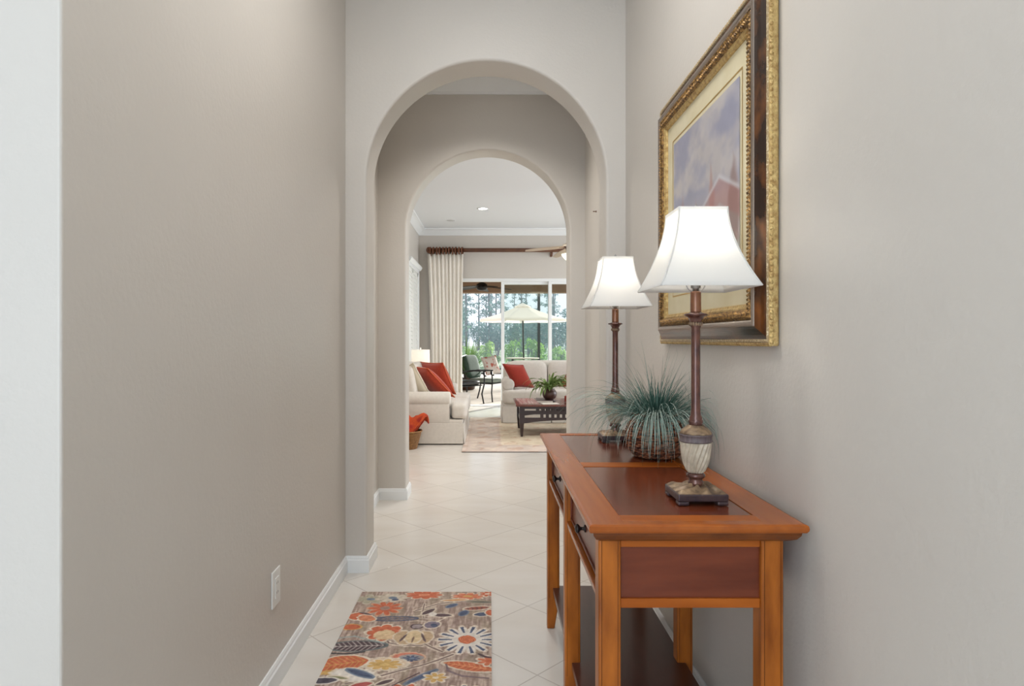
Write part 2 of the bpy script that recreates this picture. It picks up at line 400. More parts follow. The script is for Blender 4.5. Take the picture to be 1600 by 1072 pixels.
def arch_wall(name, y0, y1, xo0, xo1, top, axl, axr):
    cx = (axl + axr) / 2; R = (axr - axl) / 2; zs = top - R; r = 0.014
    pts = []      # (x, z, nx, nz) along the opening, normal pointing into the wall
    for z in np.linspace(0, zs, 8)[:-1]: pts.append((axl, z, -1, 0))
    ths = list(np.linspace(PI, 0, 65))
    for t in ths: pts.append((cx + R * math.cos(t), zs + R * math.sin(t), math.cos(t), math.sin(t)))
    for z in np.linspace(zs, 0, 8)[1:]: pts.append((axr, z, 1, 0))
    prof = []      # (out, y)
    for k in range(5):
        a = PI / 2 * k / 4; prof.append((r - r * math.sin(a), y0 + r - r * math.cos(a)))
    for k in range(5):
        a = PI / 2 * k / 4; prof.append((r - r * math.cos(a), y1 - r + r * math.sin(a)))
    np_ = len(prof)
    vs = []; fs = []
    for (x, z, nx, nz) in pts:
        for (o, y) in prof: vs.append((x + nx * o, y, z + nz * o))
        # outer boundary
        if nz == 0: ox, oz = (xo0 if nx < 0 else xo1), z
        else:
            tx = ((xo0 if nx < 0 else xo1) - cx) / nx if abs(nx) > 1e-6 else 1e9
            tz = (CE - zs) / nz if nz > 1e-6 else 1e9
            t = min(tx, tz); ox, oz = cx + nx * t, zs + nz * t
        vs.append((ox, y0, oz)); vs.append((ox, y1, oz))
    st = np_ + 2
    for i in range(len(pts) - 1):
        a, b = i * st, (i + 1) * st
        for j in range(np_ - 1): fs.append((a + j, b + j, b + j + 1, a + j + 1))
        fs.append((a, a + np_, b + np_, b)); fs.append((a + np_ - 1, b + np_ - 1, b + np_ + 1, a + np_ + 1))
    # top corners left by the radial mapping
    mb = MB(); mb.add(vs, fs)
    for sx, xo in ((-1, xo0), (1, xo1)):
        best = []
        for i, (x, z, nx, nz) in enumerate(pts):
            v0 = vs[i * st + np_]
            if nz > 0 and nx * sx > 0: best.append(v0)
        side = max((v for v in best if abs(v[0] - xo) < 1e-6), key=lambda v: v[2])
        topv = max((v for v in best if abs(v[2] - CE) < 1e-6), key=lambda v: v[0] * sx)
        for y in (y0, y1):
            mb.add([(side[0], y, side[2]), (xo, y, CE), (topv[0], y, CE)], [(0, 1, 2)])
    # outer side and top closing faces
    mb.add([(xo0, y0, 0), (xo0, y1, 0), (xo0, y1, CE), (xo0, y0, CE)], [(0, 1, 2, 3)])
    mb.add([(xo1, y0, 0), (xo1, y1, 0), (xo1, y1, CE), (xo1, y0, CE)], [(0, 1, 2, 3)])
    o = mb.build(name, M['wall'])
    bm = bmesh.new(); bm.from_mesh(o.data); bmesh.ops.remove_doubles(bm, verts=bm.verts, dist=1e-5); bmesh.ops.recalc_face_normals(bm, faces=bm.faces)
    for f in bm.faces: f.smooth = abs(f.normal.y) < 0.999
    bm.to_mesh(o.data); bm.free()
    return struct(o)
arch_wall('wall_near_arch', Y1, Y1b, -1.5, 1.5, 2.567, AXL, AXR)
arch_wall('wall_far_arch', Y2, Y2b, -1.5, 4.6, 2.547, -0.6135, 0.580)
struct(MB().box(-0.97, -0.813, Y1b, Y2, 0, CE).build('wall_hall_left', M['wall']))
struct(MB().box(0.694, 0.85, Y1b, Y2, 0, CE).build('wall_hall_right', M['wall']))
XV = -1.233
# living room left wall, with the shuttered window in it
struct(MB().box(XV - 0.17, XV, Y2b, 9.55, 0, CE).box(XV - 0.17, XV, 10.85, Y3 + 0.2, 0, CE).box(XV - 0.17, XV, 9.55, 10.85, 2.28, CE).box(XV - 0.17, XV, 9.55, 10.85, 0, 0.75).build('wall_living_left', M['wall']))
struct(MB().box(4.5, 4.65, Y2b, 7.1, 0, CE).box(4.5, 4.65, 9.5, Y3 + 0.2, 0, CE).box(4.5, 4.65, 7.1, 9.5, 2.75, CE).box(4.5, 4.65, 7.1, 9.5, 0, 0.5).build('wall_living_right', M['wall']))
SX0, SX1, SZ = -0.56, 2.98, 2.225
struct(MB().box(XV, SX0, Y3, Y3 + 0.2, 0, CE).box(SX1, 4.5, Y3, Y3 + 0.2, 0, CE).box(SX0, SX1, Y3, Y3 + 0.2, SZ, CE).build('wall_back', M['wall']))

bp = [(0, 0), (0.014, 0), (0.014, 0.062), (0.010, 0.067), (0.009, 0.074), (0.005, 0.082), (0, 0.082)]
struct(MB().sweep([(-2.25, 1.08), (XL, 1.08), (XL, Y1), (AXL, Y1), (AXL, Y1b), (-0.813, Y1b), (-0.813, Y2), (-0.6135, Y2), (-0.6135, Y2b), (XV, Y2b), (XV, Y3)], bp).build('baseboard_left', M['trim']))
struct(MB().sweep([(4.5, Y2b), (0.580, Y2b), (0.580, Y2), (0.694, Y2), (0.694, Y1b), (AXR, Y1b), (AXR, Y1), (XR, Y1), (XR, -1.9)], bp).build('baseboard_right', M['trim']))
struct(MB().sweep([(XV, Y3), (SX0 - 0.02, Y3)], bp).build('baseboard_back', M['trim']))
def crown(d, w): return [(0, CE), (0, CE - d), (0.012, CE - d), (0.016, CE - d + 0.018), (w * 0.35, CE - d * 0.62), (w * 0.62, CE - d * 0.34), (w * 0.80, CE - 0.028), (w, CE - 0.022), (w, CE)]
struct(MB().sweep([(-0.813, Y1b), (-0.813, Y2), (0.694, Y2), (0.694, Y1b)], crown(0.132, 0.12)).build('trim_1', M['trim']))
struct(MB().sweep([(XV, Y2b), (XV, Y3), (4.5, Y3), (4.5, Y2b)], crown(0.115, 0.11)).build('trim_2', M['trim']))

# sliding glass door
def slider():
    d = struct(MB().box(SX0, SX0 + 0.05, Y3 + 0.02, Y3 + 0.182, 0, SZ).box(SX1 - 0.05, SX1, Y3 + 0.02, Y3 + 0.182, 0, SZ).box(SX0 + 0.05, SX1 - 0.05, Y3 + 0.02, Y3 + 0.182, SZ - 0.05, SZ)
        .box(SX0 + 0.05, SX1 - 0.05, Y3 + 0.02, Y3 + 0.182, -0.01, 0.018).build('door_1', M['trim'], bevel=0.003))
    xs = [SX0 + 0.05, 0.225, 1.049, 1.873, SX1 - 0.05]
    for i in range(4):
        yy = Y3 + (0.05 if i % 2 == 0 else 0.11); x0, x1 = xs[i] - (0.028 if i else 0), xs[i + 1] + (0.028 if i < 3 else 0)
        if i == 0: x0, x1, yy = 0.197, 1.077, Y3 + 0.155      # slid open
        w = 0.056
        p = MB().box(x0, x0 + w, yy - 0.02, yy + 0.02, 0.02, SZ - 0.05).box(x1 - w, x1, yy - 0.02, yy + 0.02, 0.02, SZ - 0.05) \
            .box(x0 + w, x1 - w, yy - 0.02, yy + 0.02, 0.02, 0.09).box(x0 + w, x1 - w, yy - 0.02, yy + 0.02, SZ - 0.10, SZ - 0.05).build('door_panel', M['trim'], d, bevel=0.003)
        MB().box(x0 + w, x1 - w, yy - 0.003, yy + 0.003, 0.09, SZ - 0.10).build('pane', M['glass'], p)
slider()
# shuttered window on the left wall
def shutter_window():
    y0, y1, z0, z1 = 9.55, 10.85, 0.75, 2.28; x = XV
    w = struct(MB().box(x - 0.06, x + 0.03, y0 - 0.07, y0, z0, z1).box(x - 0.06, x + 0.03, y1, y1 + 0.07, z0, z1).box(x - 0.06, x + 0.03, y0 - 0.07, y1 + 0.07, z1, z1 + 0.07)
        .box(x - 0.06, x + 0.05, y0 - 0.09, y1 + 0.09, z0 - 0.04, z0).build('window_1', M['trim'], bevel=0.004))
    MB().sweep([(x, y0 - 0.09), (x, y1 + 0.09)], [(0.0, z1 + 0.05), (0.05, z1 + 0.05), (0.075, z1 + 0.09), (0.075, z1 + 0.115), (0, z1 + 0.115)]).build('window_cornice', M['trim'], w)
    for k in range(2):
        a, b = y0 + 0.65 * k, y0 + 0.65 * (k + 1)
        p = MB().box(x - 0.03, x + 0.005, a, a + 0.05, z0, z1).box(x - 0.03, x + 0.005, b - 0.05, b, z0, z1).box(x - 0.03, x + 0.005, a, b, z0, z0 + 0.06).box(x - 0.03, x + 0.005, a, b, z1 - 0.06, z1).build('shutter_panel', M['shutter'], w, bevel=0.003)
        lv = MB(); n = 23
        for i in range(n):
            z = z0 + 0.085 + (z1 - z0 - 0.17) * i / (n - 1)
            lv.add([(x + 0.006, a + 0.05, z - 0.035), (x + 0.006, b - 0.05, z - 0.035), (x - 0.016, b - 0.05, z + 0.035), (x - 0.016, a + 0.05, z + 0.035),
                    (x - 0.001, a + 0.05, z - 0.037), (x - 0.001, b - 0.05, z - 0.037), (x - 0.023, b - 0.05, z + 0.033), (x - 0.023, a + 0.05, z + 0.033)],
                   [(0, 1, 2, 3), (4, 7, 6, 5), (0, 4, 5, 1), (2, 6, 7, 3), (1, 5, 6, 2), (0, 3, 7, 4)])
        lv.build('louver', M['shutter'], p)
shutter_window()

# ------------------------------------------------------------------ console table
def console_table():
    TY0, TY1, TX0, TX1, TT = 1.324, 2.63, 0.205, 0.662, 0.783
    ox, oy = (TX0 + TX1) / 2, (TY0 + TY1) / 2
    t = thing('console_table', (ox, oy, 0), 'honey brown wooden console table with two drawers against the right wall', 'table')
    def L(mb): mb.v = [(x - ox, y - oy, z) for x, y, z in mb.v]; return mb
    # top : moulded edge ring
    prof = [(0.032, 0.7405), (0.027, 0.7425), (0.018, 0.7475), (0.0115, 0.757), (0.0105, 0.7635), (0.004, 0.765), (0.0008, 0.7695), (0, 0.774), (0.001, 0.7795), (0.004, 0.782), (0.009, 0.783), (0.03, 0.783)]
    mb = MB(); k = len(prof); vs = []
    for (o, z) in prof:
        vs += [(TX0 + o, TY0 + o, z), (TX1 - o, TY0 + o, z), (TX1 - o, TY1 - o, z), (TX0 + o, TY1 - o, z)]
    fs = []
    for i in range(k - 1):
        for j in range(4):
            j2 = (j + 1) % 4; fs.append((i * 4 + j, i * 4 + j2, (i + 1) * 4 + j2, (i + 1) * 4 + j))
    cut = 5      # the cove below the nosing is a part of its own
    L(MB().add(vs[:(cut + 1) * 4], fs[:cut * 4] + [(3, 2, 1, 0)])).build('cove_moulding', M['wood_cove'], t)
    mb.add(vs[cut * 4:], [tuple(i - cut * 4 for i in f) for f in fs[cut * 4:]] + [(3, 2, 1, 0)])
    # closed top with the field cut for the inset panels
    a = 0.03; px0, px1 = 0.281, 0.576; rows = [1.40, 1.935, 2.0, 2.567]; zt = 0.783
    mb.box(TX0 + a, px0, TY0 + a, TY1 - a, 0.765, zt); mb.box(px1, TX1 - a, TY0 + a, TY1 - a, 0.765, zt)
    L(mb).build('table_top', M['wood_y'], t)
    for r0, r1 in ((TY0 + a, rows[0]), (rows[1], rows[2]), (rows[3], TY1 - a)): L(MB().box(px0, px1, r0, r1, 0.765, zt)).build('cross_rail', M['wood_x'], t)
    for r0, r1 in ((rows[0], rows[1]), (rows[2], rows[3])):
        g = 0.0015
        L(MB().box(px0 + g, px1 - g, r0 + g, r1 - g, 0.762, zt - 0.0012)).build('inset_panel', M['wood_top'], t, bevel=0.0012, seg=1)
    # legs
    lx = [(0.231, 0.279), (0.577, 0.625)]; ly = [(1.36, 1.408), (1.97, 2.018), (2.562, 2.61)]
    for (x0, x1) in lx:
        for i, (y0, y1) in enumerate(ly):
            if i == 0: ty = (y0, y0 + 0.030)
            elif i == 2: ty = (y1 - 0.030, y1)
            else: ty = (y0 + 0.009, y1 - 0.009)
            tx = (x0, x0 + 0.030) if x0 < 0.4 else (x1 - 0.030, x1)
            m = MB(); b0 = (tx[0], tx[1], ty[0], ty[1]); b1 = (x0, x1, y0, y1)
            vs = []
            for (q, z) in ((b0, 0.0), (b1, 0.125), (b1, 0.752)):
                vs += [(q[0], q[2], z), (q[1], q[2], z), (q[1], q[3], z), (q[0], q[3], z)]
            fs = [(3, 2, 1, 0), (8, 9, 10, 11)]
            for l in range(2):
                for j in range(4):
                    j2 = (j + 1) % 4; fs.append((l * 4 + j, l * 4 + j2, l * 4 + 4 + j2, l * 4 + 4 + j))
            m.add(vs, fs)
            lg = L(m).build('leg', M['wood'], t, bevel=0.005, seg=3, angle=60)
            for xx in (x0 + 0.0062, x1 - 0.0072): L(MB().box(xx, xx + 0.001, y0 - 0.0003, y0 + 0.001, 0.13, 0.750)).build('scribed_line', M['glaze'], lg)
    # aprons: ends, back, rails
    for (y0, y1, s) in ((1.366, 1.384, 1), (2.586, 2.604, -1)):
        L(MB().box(0.279, 0.577, y0, y1, 0.724, 0.752).box(0.279, 0.577, y0, y1, 0.594, 0.614)).build('end_rail', M['wood_x'], t, bevel=0.0015)
        yy = (y0 + 0.006, y1) if s > 0 else (y0, y1 - 0.006)
        L(MB().box(0.279, 0.577, yy[0], yy[1], 0.614, 0.724)).build('end_panel', M['wood_dark'], t)
    L(MB().box(0.607, 0.619, 1.408, 1.97, 0.594, 0.752).box(0.607, 0.619, 2.018, 2.562, 0.594, 0.752)).build('back_apron', M['wood_y'], t)
    # drawers
    for (y0, y1) in ((1.408, 1.97), (2.018, 2.562)):
        L(MB().box(0.236, 0.262, y0, y1, 0.594, 0.608).box(0.236, 0.262, y0, y1, 0.742, 0.752)).build('front_rail', M['wood_y'], t, bevel=0.002)
        d = L(MB().box(0.252, 0.266, y0 + 0.003, y1 - 0.003, 0.611, 0.739).box(0.247, 0.252, y0 + 0.006, y1 - 0.006, 0.614, 0.621).box(0.247, 0.252, y0 + 0.006, y1 - 0.006, 0.729, 0.736)
              .box(0.247, 0.252, y0 + 0.006, y0 + 0.013, 0.621, 0.729).box(0.247, 0.252, y1 - 0.013, y1 - 0.006, 0.621, 0.729)
              .box(0.268, 0.55, y0 + 0.02, y1 - 0.02, 0.615, 0.70)).build('drawer', M['wood_dark'], t, bevel=0.0015)
        kb = MB().lathe([(0.010, 0), (0.010, 0.003), (0.0045, 0.005), (0.0045, 0.013), (0.009, 0.016), (0.0125, 0.020), (0.012, 0.024), (0.007, 0.027), (0.001, 0.028)], seg=16)
        kb.v = [(0.252 - z - ox, (y0 + y1) / 2 + y - oy, 0.668 + x) for x, y, z in kb.v]
        kb.build('knob', M['knob'], d, True)
    # shelf notched between the legs
    L(MB().box(0.252, 0.603, 1.385, 2.587, 0.150, 0.172)).build('shelf', M['wood_shelf'], t, bevel=0.002)
console_table()
TABLE = 0.783

# ------------------------------------------------------------------ buffet lamps
def table_lamp(x, y, label):
    t = thing('table_lamp', (x, y, TABLE), label, 'lamp', group='pair of lamps on the console table')
    # footed square base
    h = 0.0585; b = MB()
    b.box(-h, h, -h, h, 0.009, 0.026)
    for sx in (-1, 1):
        for sy in (-1, 1):
            x0, x1 = sorted((sx * h, sx * (h - 0.026))); y0, y1 = sorted((sy * h, sy * (h - 0.026)))
            b.box(x0, x1, y0, y1, 0, 0.009)
    b.build('base', M['lamp_base'], t, bevel=0.003)
    # leaf relief rising to the neck
    rl = MB(); n = 16; g = 0.05
    vs = []; fs = []
    rnd = random.Random(3)
    N = 25
    for j in range(N):
        for i in range(N):
            u, v = -1 + 2 * i / (N - 1), -1 + 2 * j / (N - 1)
            r = max(abs(u), abs(v)); a = math.atan2(v, u)
            rr = math.hypot(u, v)
            z = 0.026 + 0.016 * (1 - r) ** 0.9
            z += 0.0048 * math.sin(8 * a + 7 * rr) * (1 - r ** 6) * min(1, rr * 3) + (0.0012 if r < 1 else 0)
            vs.append((u * h * 0.96, v * h * 0.96, z))
    for j in range(N - 1):
        for i in range(N - 1): fs.append((j * N + i, j * N + i + 1, (j + 1) * N + i + 1, (j + 1) * N + i))
    rl.add(vs, fs).build('base_relief', M['lamp_leaf'], t, True)
    MB().lathe([(0.020, 0.036), (0.018, 0.044), (0.0155, 0.049), (0.0165, 0.053), (0.021, 0.055), (0.0225, 0.059), (0.021, 0.063), (0.0165, 0.066)], seg=24).build('neck', M['lamp_bronze'], t, True)
    # spiral fluted urn
    pr = [(0.0165, 0.066), (0.0205, 0.071), (0.0255, 0.081), (0.0295, 0.093), (0.032, 0.106), (0.0335, 0.120), (0.0345, 0.132), (0.0358, 0.139)]
    prof = []
    for i in range(len(pr) - 1):
        for k in range(3): q = k / 3; prof.append((pr[i][0] * (1 - q) + pr[i + 1][0] * q, pr[i][1] * (1 - q) + pr[i + 1][1] * q))
    prof.append(pr[-1])
    MB().lathe(prof, seg=144, fn=lambda a, z, r: r + 0.0021 * math.sin(18 * a - z * 170)).build('urn', M['lamp_urn'], t, True)
    MB().lathe([(0.036, 0.139), (0.039, 0.141), (0.0395, 0.1425), (0.0378, 0.1438), (0.0378, 0.1545), (0.0398, 0.156), (0.0392, 0.1585), (0.036, 0.159)], seg=72,
               fn=lambda a, z, r: r + (0.0006 * math.sin(36 * a) if 0.1437 < z < 0.1546 else 0)).build('urn_band', M['lamp_band'], t, True)
    MB().lathe([(0.037, 0.159), (0.0365, 0.162), (0.033, 0.167), (0.027, 0.172), (0.0205, 0.1765), (0.0175, 0.180)], seg=96,
               fn=lambda a, z, r: r + 0.0013 * math.sin(10 * a - z * 260)).build('urn_shoulder', M['lamp_leaf'], t, True)
    # pole
    MB().lathe([(0.0165, 0.179), (0.0158, 0.183), (0.0172, 0.186), (0.0172, 0.190), (0.015, 0.193), (0.0155, 0.197), (0.0125, 0.203), (0.0115, 0.212), (0.0110, 0.235), (0.0108, 0.34), (0.0106, 0.412),
                (0.0130, 0.416), (0.0138, 0.419), (0.0124, 0.424)], seg=28).build('pole', M['lamp_bronze'], t, True)
    bd = MB()
    for k in range(14):
        a = 2 * PI * k / 14; bd.rounded((0.0135 * math.cos(a), 0.0135 * math.sin(a), 0.4215), (0.0032, 0.0032, 0.005), 2.0, 4)
    bd.build('beaded_collar', M['lamp_leaf'], t, True)
    MB().lathe([(0.0120, 0.422), (0.0135, 0.428), (0.0170, 0.435), (0.0205, 0.439), (0.0265, 0.4415), (0.0275, 0.4435), (0.0262, 0.4455), (0.016, 0.448), (0.0125, 0.4505)], seg=28).build('bobeche', M['lamp_bronze'], t, True)
    MB().lathe([(0.0125, 0.449), (0.0125, 0.452), (0.0128, 0.456), (0.0125, 0.495), (0.0122, 0.4985), (0.009, 0.4995)], seg=24).build('candle_sleeve', M['copper'], t, True)
    MB().lathe([(0.0075, 0.499), (0.0075, 0.506), (0.0115, 0.508), (0.0115, 0.545)], seg=16).build('socket', M['harp'], t, True)
    # harp
    pth = []
    for k in range(41):
        a = -PI / 2 + 2 * PI * k / 40
        ca_, sa_ = math.cos(a), math.sin(a)
        pth.append((0.030 * math.copysign(abs(ca_) ** 0.6, ca_), 0, 0.592 + 0.0935 * math.copysign(abs(sa_) ** 0.75, sa_)))
    hpo = MB().tube(pth[:-1], 0.0013, 8, closed=True).build('harp', M['harp'], t, True)
    MB().rounded((0, 0, 0.585), (0.022, 0.022, 0.036), 2.0, 6).build('bulb', M['bulb'], t, True)
    # shade: square bell
    z0, z1, hb, ht = 0.505, 0.692, 0.113, 0.056
    def hw(q): return ht + (hb - ht) * (1 - q) ** 1.75
    def ring(w, rc, z):
        out = []
        for (sx, sy, a0) in ((1, -1, -PI / 2), (1, 1, 0), (-1, 1, PI / 2), (-1, -1, PI)):
            for k in range(4):
                a = a0 + PI / 2 * k / 3
                out.append((sx * (w - rc) + rc * math.cos(a), sy * (w - rc) + rc * math.sin(a), z))
        return out
    sh = MB(); vs = []; nz = 16
    for i in range(nz + 1): vs += ring(hw(i / nz), 0.004, z0 + (z1 - z0) * i / nz)
    fs = []
    for i in range(nz):
        for k in range(16): fs.append((i * 16 + k, i * 16 + (k + 1) % 16, (i + 1) * 16 + (k + 1) % 16, (i + 1) * 16 + k))
    so = sh.add(vs, fs).build('lamp_shade', M['shade'], t, True)
    md = so.modifiers.new('thick', 'SOLIDIFY'); md.thickness = 0.0012; md.offset = -1
    tr = MB()
    for (q, dz) in ((0.0, 0.009), (1.0, 0.008)):
        zA = z0 if q == 0 else z1 - dz
        w0 = hw(0) if q == 0 else hw(1 - dz / (z1 - z0)); w1 = hw(dz / (z1 - z0)) if q == 0 else hw(1)
        A = ring(w0 + 0.0012, 0.004, zA); B = ring(w1 + 0.0012, 0.004, zA + dz)
        tr.add(A + B, [(k, (k + 1) % 16, 16 + (k + 1) % 16, 16 + k) for k in range(16)])
    for (sx, sy) in ((1, 1), (1, -1), (-1, 1), (-1, -1)):
        tr.tube([(sx * (hw(i / nz) - 0.0005), sy * (hw(i / nz) - 0.0005), z0 + (z1 - z0) * i / nz) for i in range(nz + 1)], 0.0022, 6)
    tr.build('shade_trim', M['shade'], so, True)
    sp = MB()
    for a in (0, PI / 2, PI, 3 * PI / 2): sp.tube([(0, 0, 0.686), (ht * math.cos(a) * 0.99, ht * math.sin(a) * 0.99, 0.684)], 0.0012, 6)
    sp.lathe([(0.006, 0.682), (0.006, 0.690), (0.003, 0.696), (0.0045, 0.702), (0.001, 0.707)], seg=12)
    sp.build('spider', M['harp'], t, True)
    d = bpy.data.lights.new('lamp_glow', 'POINT'); d.energy = LAMP_W; d.color = (1.0, 0.965, 0.90); d.shadow_soft_size = 0.026
    lo = bpy.data.objects.new('lamp_glow', d); C.objects.link(lo); lo.parent = t; lo.location = (0, 0, 0.64)
    return t
LAMP_W = 0.6
table_lamp(0.4935, 1.535, 'lit candlestick lamp with white bell shade on the near end of the console table')
table_lamp(0.476, 2.43, 'lit candlestick lamp with white bell shade behind the grass basket, at the arch end')

# ------------------------------------------------------------------ grass in a wicker basket
def grass_basket():
    t = thing('potted_grass', (0.545, 2.105, TABLE), 'blue green ornamental grass in a round dark wicker basket between the lamps', 'plant')
    pr = [(0.060, 0.0), (0.072, 0.004), (0.086, 0.022), (0.095, 0.045), (0.0975, 0.066), (0.095, 0.088), (0.087, 0.110), (0.076, 0.127), (0.070, 0.136)]
    prof = []
    for i in range(44):
        q = i / 43 * (len(pr) - 1); k = min(int(q), len(pr) - 2); f = q - k
        prof.append((pr[k][0] * (1 - f) + pr[k + 1][0] * f, pr[k][1] * (1 - f) + pr[k + 1][1] * f))
    rows = {round(z, 6): i for i, (r, z) in enumerate(prof)}
    def fn(a, z, r):
        i = rows[round(z, 6)]
        return r + 0.0026 * math.sin(26 * a + PI * (i // 2)) * (1 if 1 < i < 43 else 0) + (0.0012 if i % 2 else -0.0012)
    MB().lathe(prof, seg=156, fn=fn).build('basket', M['wicker'], t)
    MB().tube([(0.071 * math.cos(2 * PI * k / 40), 0.071 * math.sin(2 * PI * k / 40), 0.138 + 0.002 * math.sin(k * PI)) for k in range(40)], 0.0055, 8, closed=True).build('basket_rim', M['wicker'], t, True)
    rnd = random.Random(11); mb = MB()
    def blade(a, lean, length, droop, w, mi, r0):
        # arc in the vertical plane of azimuth a
        ca, sa = math.cos(a), math.sin(a); n = 9; pts = []
        x = r0; z = 0.120; ang = lean
        st = length / n
        for i in range(n + 1):
            pts.append((x, z))
            ang += droop / n * (0.35 + 1.3 * i / n)
            x += st * math.sin(ang); z += st * math.cos(ang)
            z = max(z, 0.004)
        tw = rnd.uniform(-0.6, 0.6); vs = []; off = rnd.uniform(-0.012, 0.012)
        for i, (px, pz) in enumerate(pts):
            ww = w * (1 - 0.85 * (i / n) ** 2) * 0.5
            sx, sy = -sa, ca
            cx, cy = px * ca + sx * off * (1 + i * 0.3), px * sa + sy * off * (1 + i * 0.3)
            cx = min(cx, 0.680 - 0.545 - (0.060 if pz + TABLE > 1.12 else 0.012))      # the wall
            vs += [(cx + sx * ww, cy + sy * ww, pz + tw * ww), (cx - sx * ww, cy - sy * ww, pz - tw * ww)]
        mb.add(vs, [(2 * i, 2 * i + 1, 2 * i + 3, 2 * i + 2) for i in range(n)], mi)
    for k in range(330):      # upright tuft
        blade(rnd.uniform(0, 2 * PI), rnd.uniform(0.02, 0.9), rnd.uniform(0.08, 0.19), rnd.uniform(0.2, 1.0), rnd.uniform(0.0018, 0.0030), rnd.choice([0, 0, 0, 1, 1]), rnd.uniform(0, 0.05))
    for k in range(460):      # spilling over the rim
        blade(rnd.uniform(0, 2 * PI), rnd.uniform(0.55, 1.2), rnd.uniform(0.15, 0.32), rnd.uniform(1.5, 2.4), rnd.uniform(0.0015, 0.0024), rnd.choice([1, 1, 2, 2, 0]), rnd.uniform(0.03, 0.072))
    for k in range(130):      # toward the near side, over the front of the basket
        blade(rnd.gauss(-PI / 2, 0.5), rnd.uniform(0.8, 1.2), rnd.uniform(0.18, 0.28), rnd.uniform(1.8, 2.5), rnd.uniform(0.0018, 0.0028), rnd.choice([1, 2, 2]), rnd.uniform(0.04, 0.07))
    for k in range(140):      # short dense crown
        blade(rnd.uniform(0, 2 * PI), rnd.uniform(0.1, 1.2), rnd.uniform(0.05, 0.13), rnd.uniform(0.2, 0.9), rnd.uniform(0.003, 0.005), rnd.choice([0, 0, 0, 1]), rnd.uniform(0, 0.06))
    for k in range(34):       # long wispy stems
        blade(rnd.uniform(0, 2 * PI), rnd.uniform(0.1, 0.6), rnd.uniform(0.22, 0.30), rnd.uniform(0.1, 0.9), 0.0013, 1, rnd.uniform(0, 0.03))
    mb.build('grass_blades', [M['grass1'], M['grass2'], M['grass3']], t)
grass_basket()

# ------------------------------------------------------------------ framed picture on the right wall
def grid_obj(name, u0, u1, v0, v1, nu, nv, colfn, place, m, parent=None):
    us = np.linspace(u0, u1, nu); vs = np.linspace(v0, v1, nv)
    U, V = np.meshgrid(us, vs)
    col = colfn(U, V).reshape(-1, 3)
    verts = [place(a, b) for a, b in zip(U.ravel(), V.ravel())]
    faces = [(j * nu + i, j * nu + i + 1, (j + 1) * nu + i + 1, (j + 1) * nu + i) for j in range(nv - 1) for i in range(nu - 1)]
    me = bpy.data.meshes.new(name); me.from_pydata(verts, [], faces); me.materials.append(m)
    c = col / 255.0; c = np.where(c <= 0.04045, c / 12.92, ((c + 0.055) / 1.055) ** 2.4)
    at = me.color_attributes.new('pattern', 'FLOAT_COLOR', 'POINT')
    at.data.foreach_set('color', np.concatenate([c, np.ones((len(c), 1))], 1).ravel().astype(np.float32))
    me.update()
    o = bpy.data.objects.new(name, me); C.objects.link(o)
    if parent: o.parent = parent
    return o
def vnoise(U, V, s, seed=0):
    rs = np.random.RandomState(seed); T = rs.rand(64, 64)
    x, y = U * s, V * s
    xi, yi = np.floor(x).astype(int), np.floor(y).astype(int); fx, fy = x - xi, y - yi
    fx = fx * fx * (3 - 2 * fx); fy = fy * fy * (3 - 2 * fy)
    g = lambda a, b: T[a % 64, b % 64]
    return (g(xi, yi) * (1 - fx) + g(xi + 1, yi) * fx) * (1 - fy) + (g(xi, yi + 1) * (1 - fx) + g(xi + 1, yi + 1) * fx) * fy
def fbm(U, V, s, seed=0, o=4):
    r = 0; a = 0.5; t = 0
    for k in range(o): r = r + a * vnoise(U, V, s * 2 ** k, seed + k); t += a; a *= 0.5
    return r / t
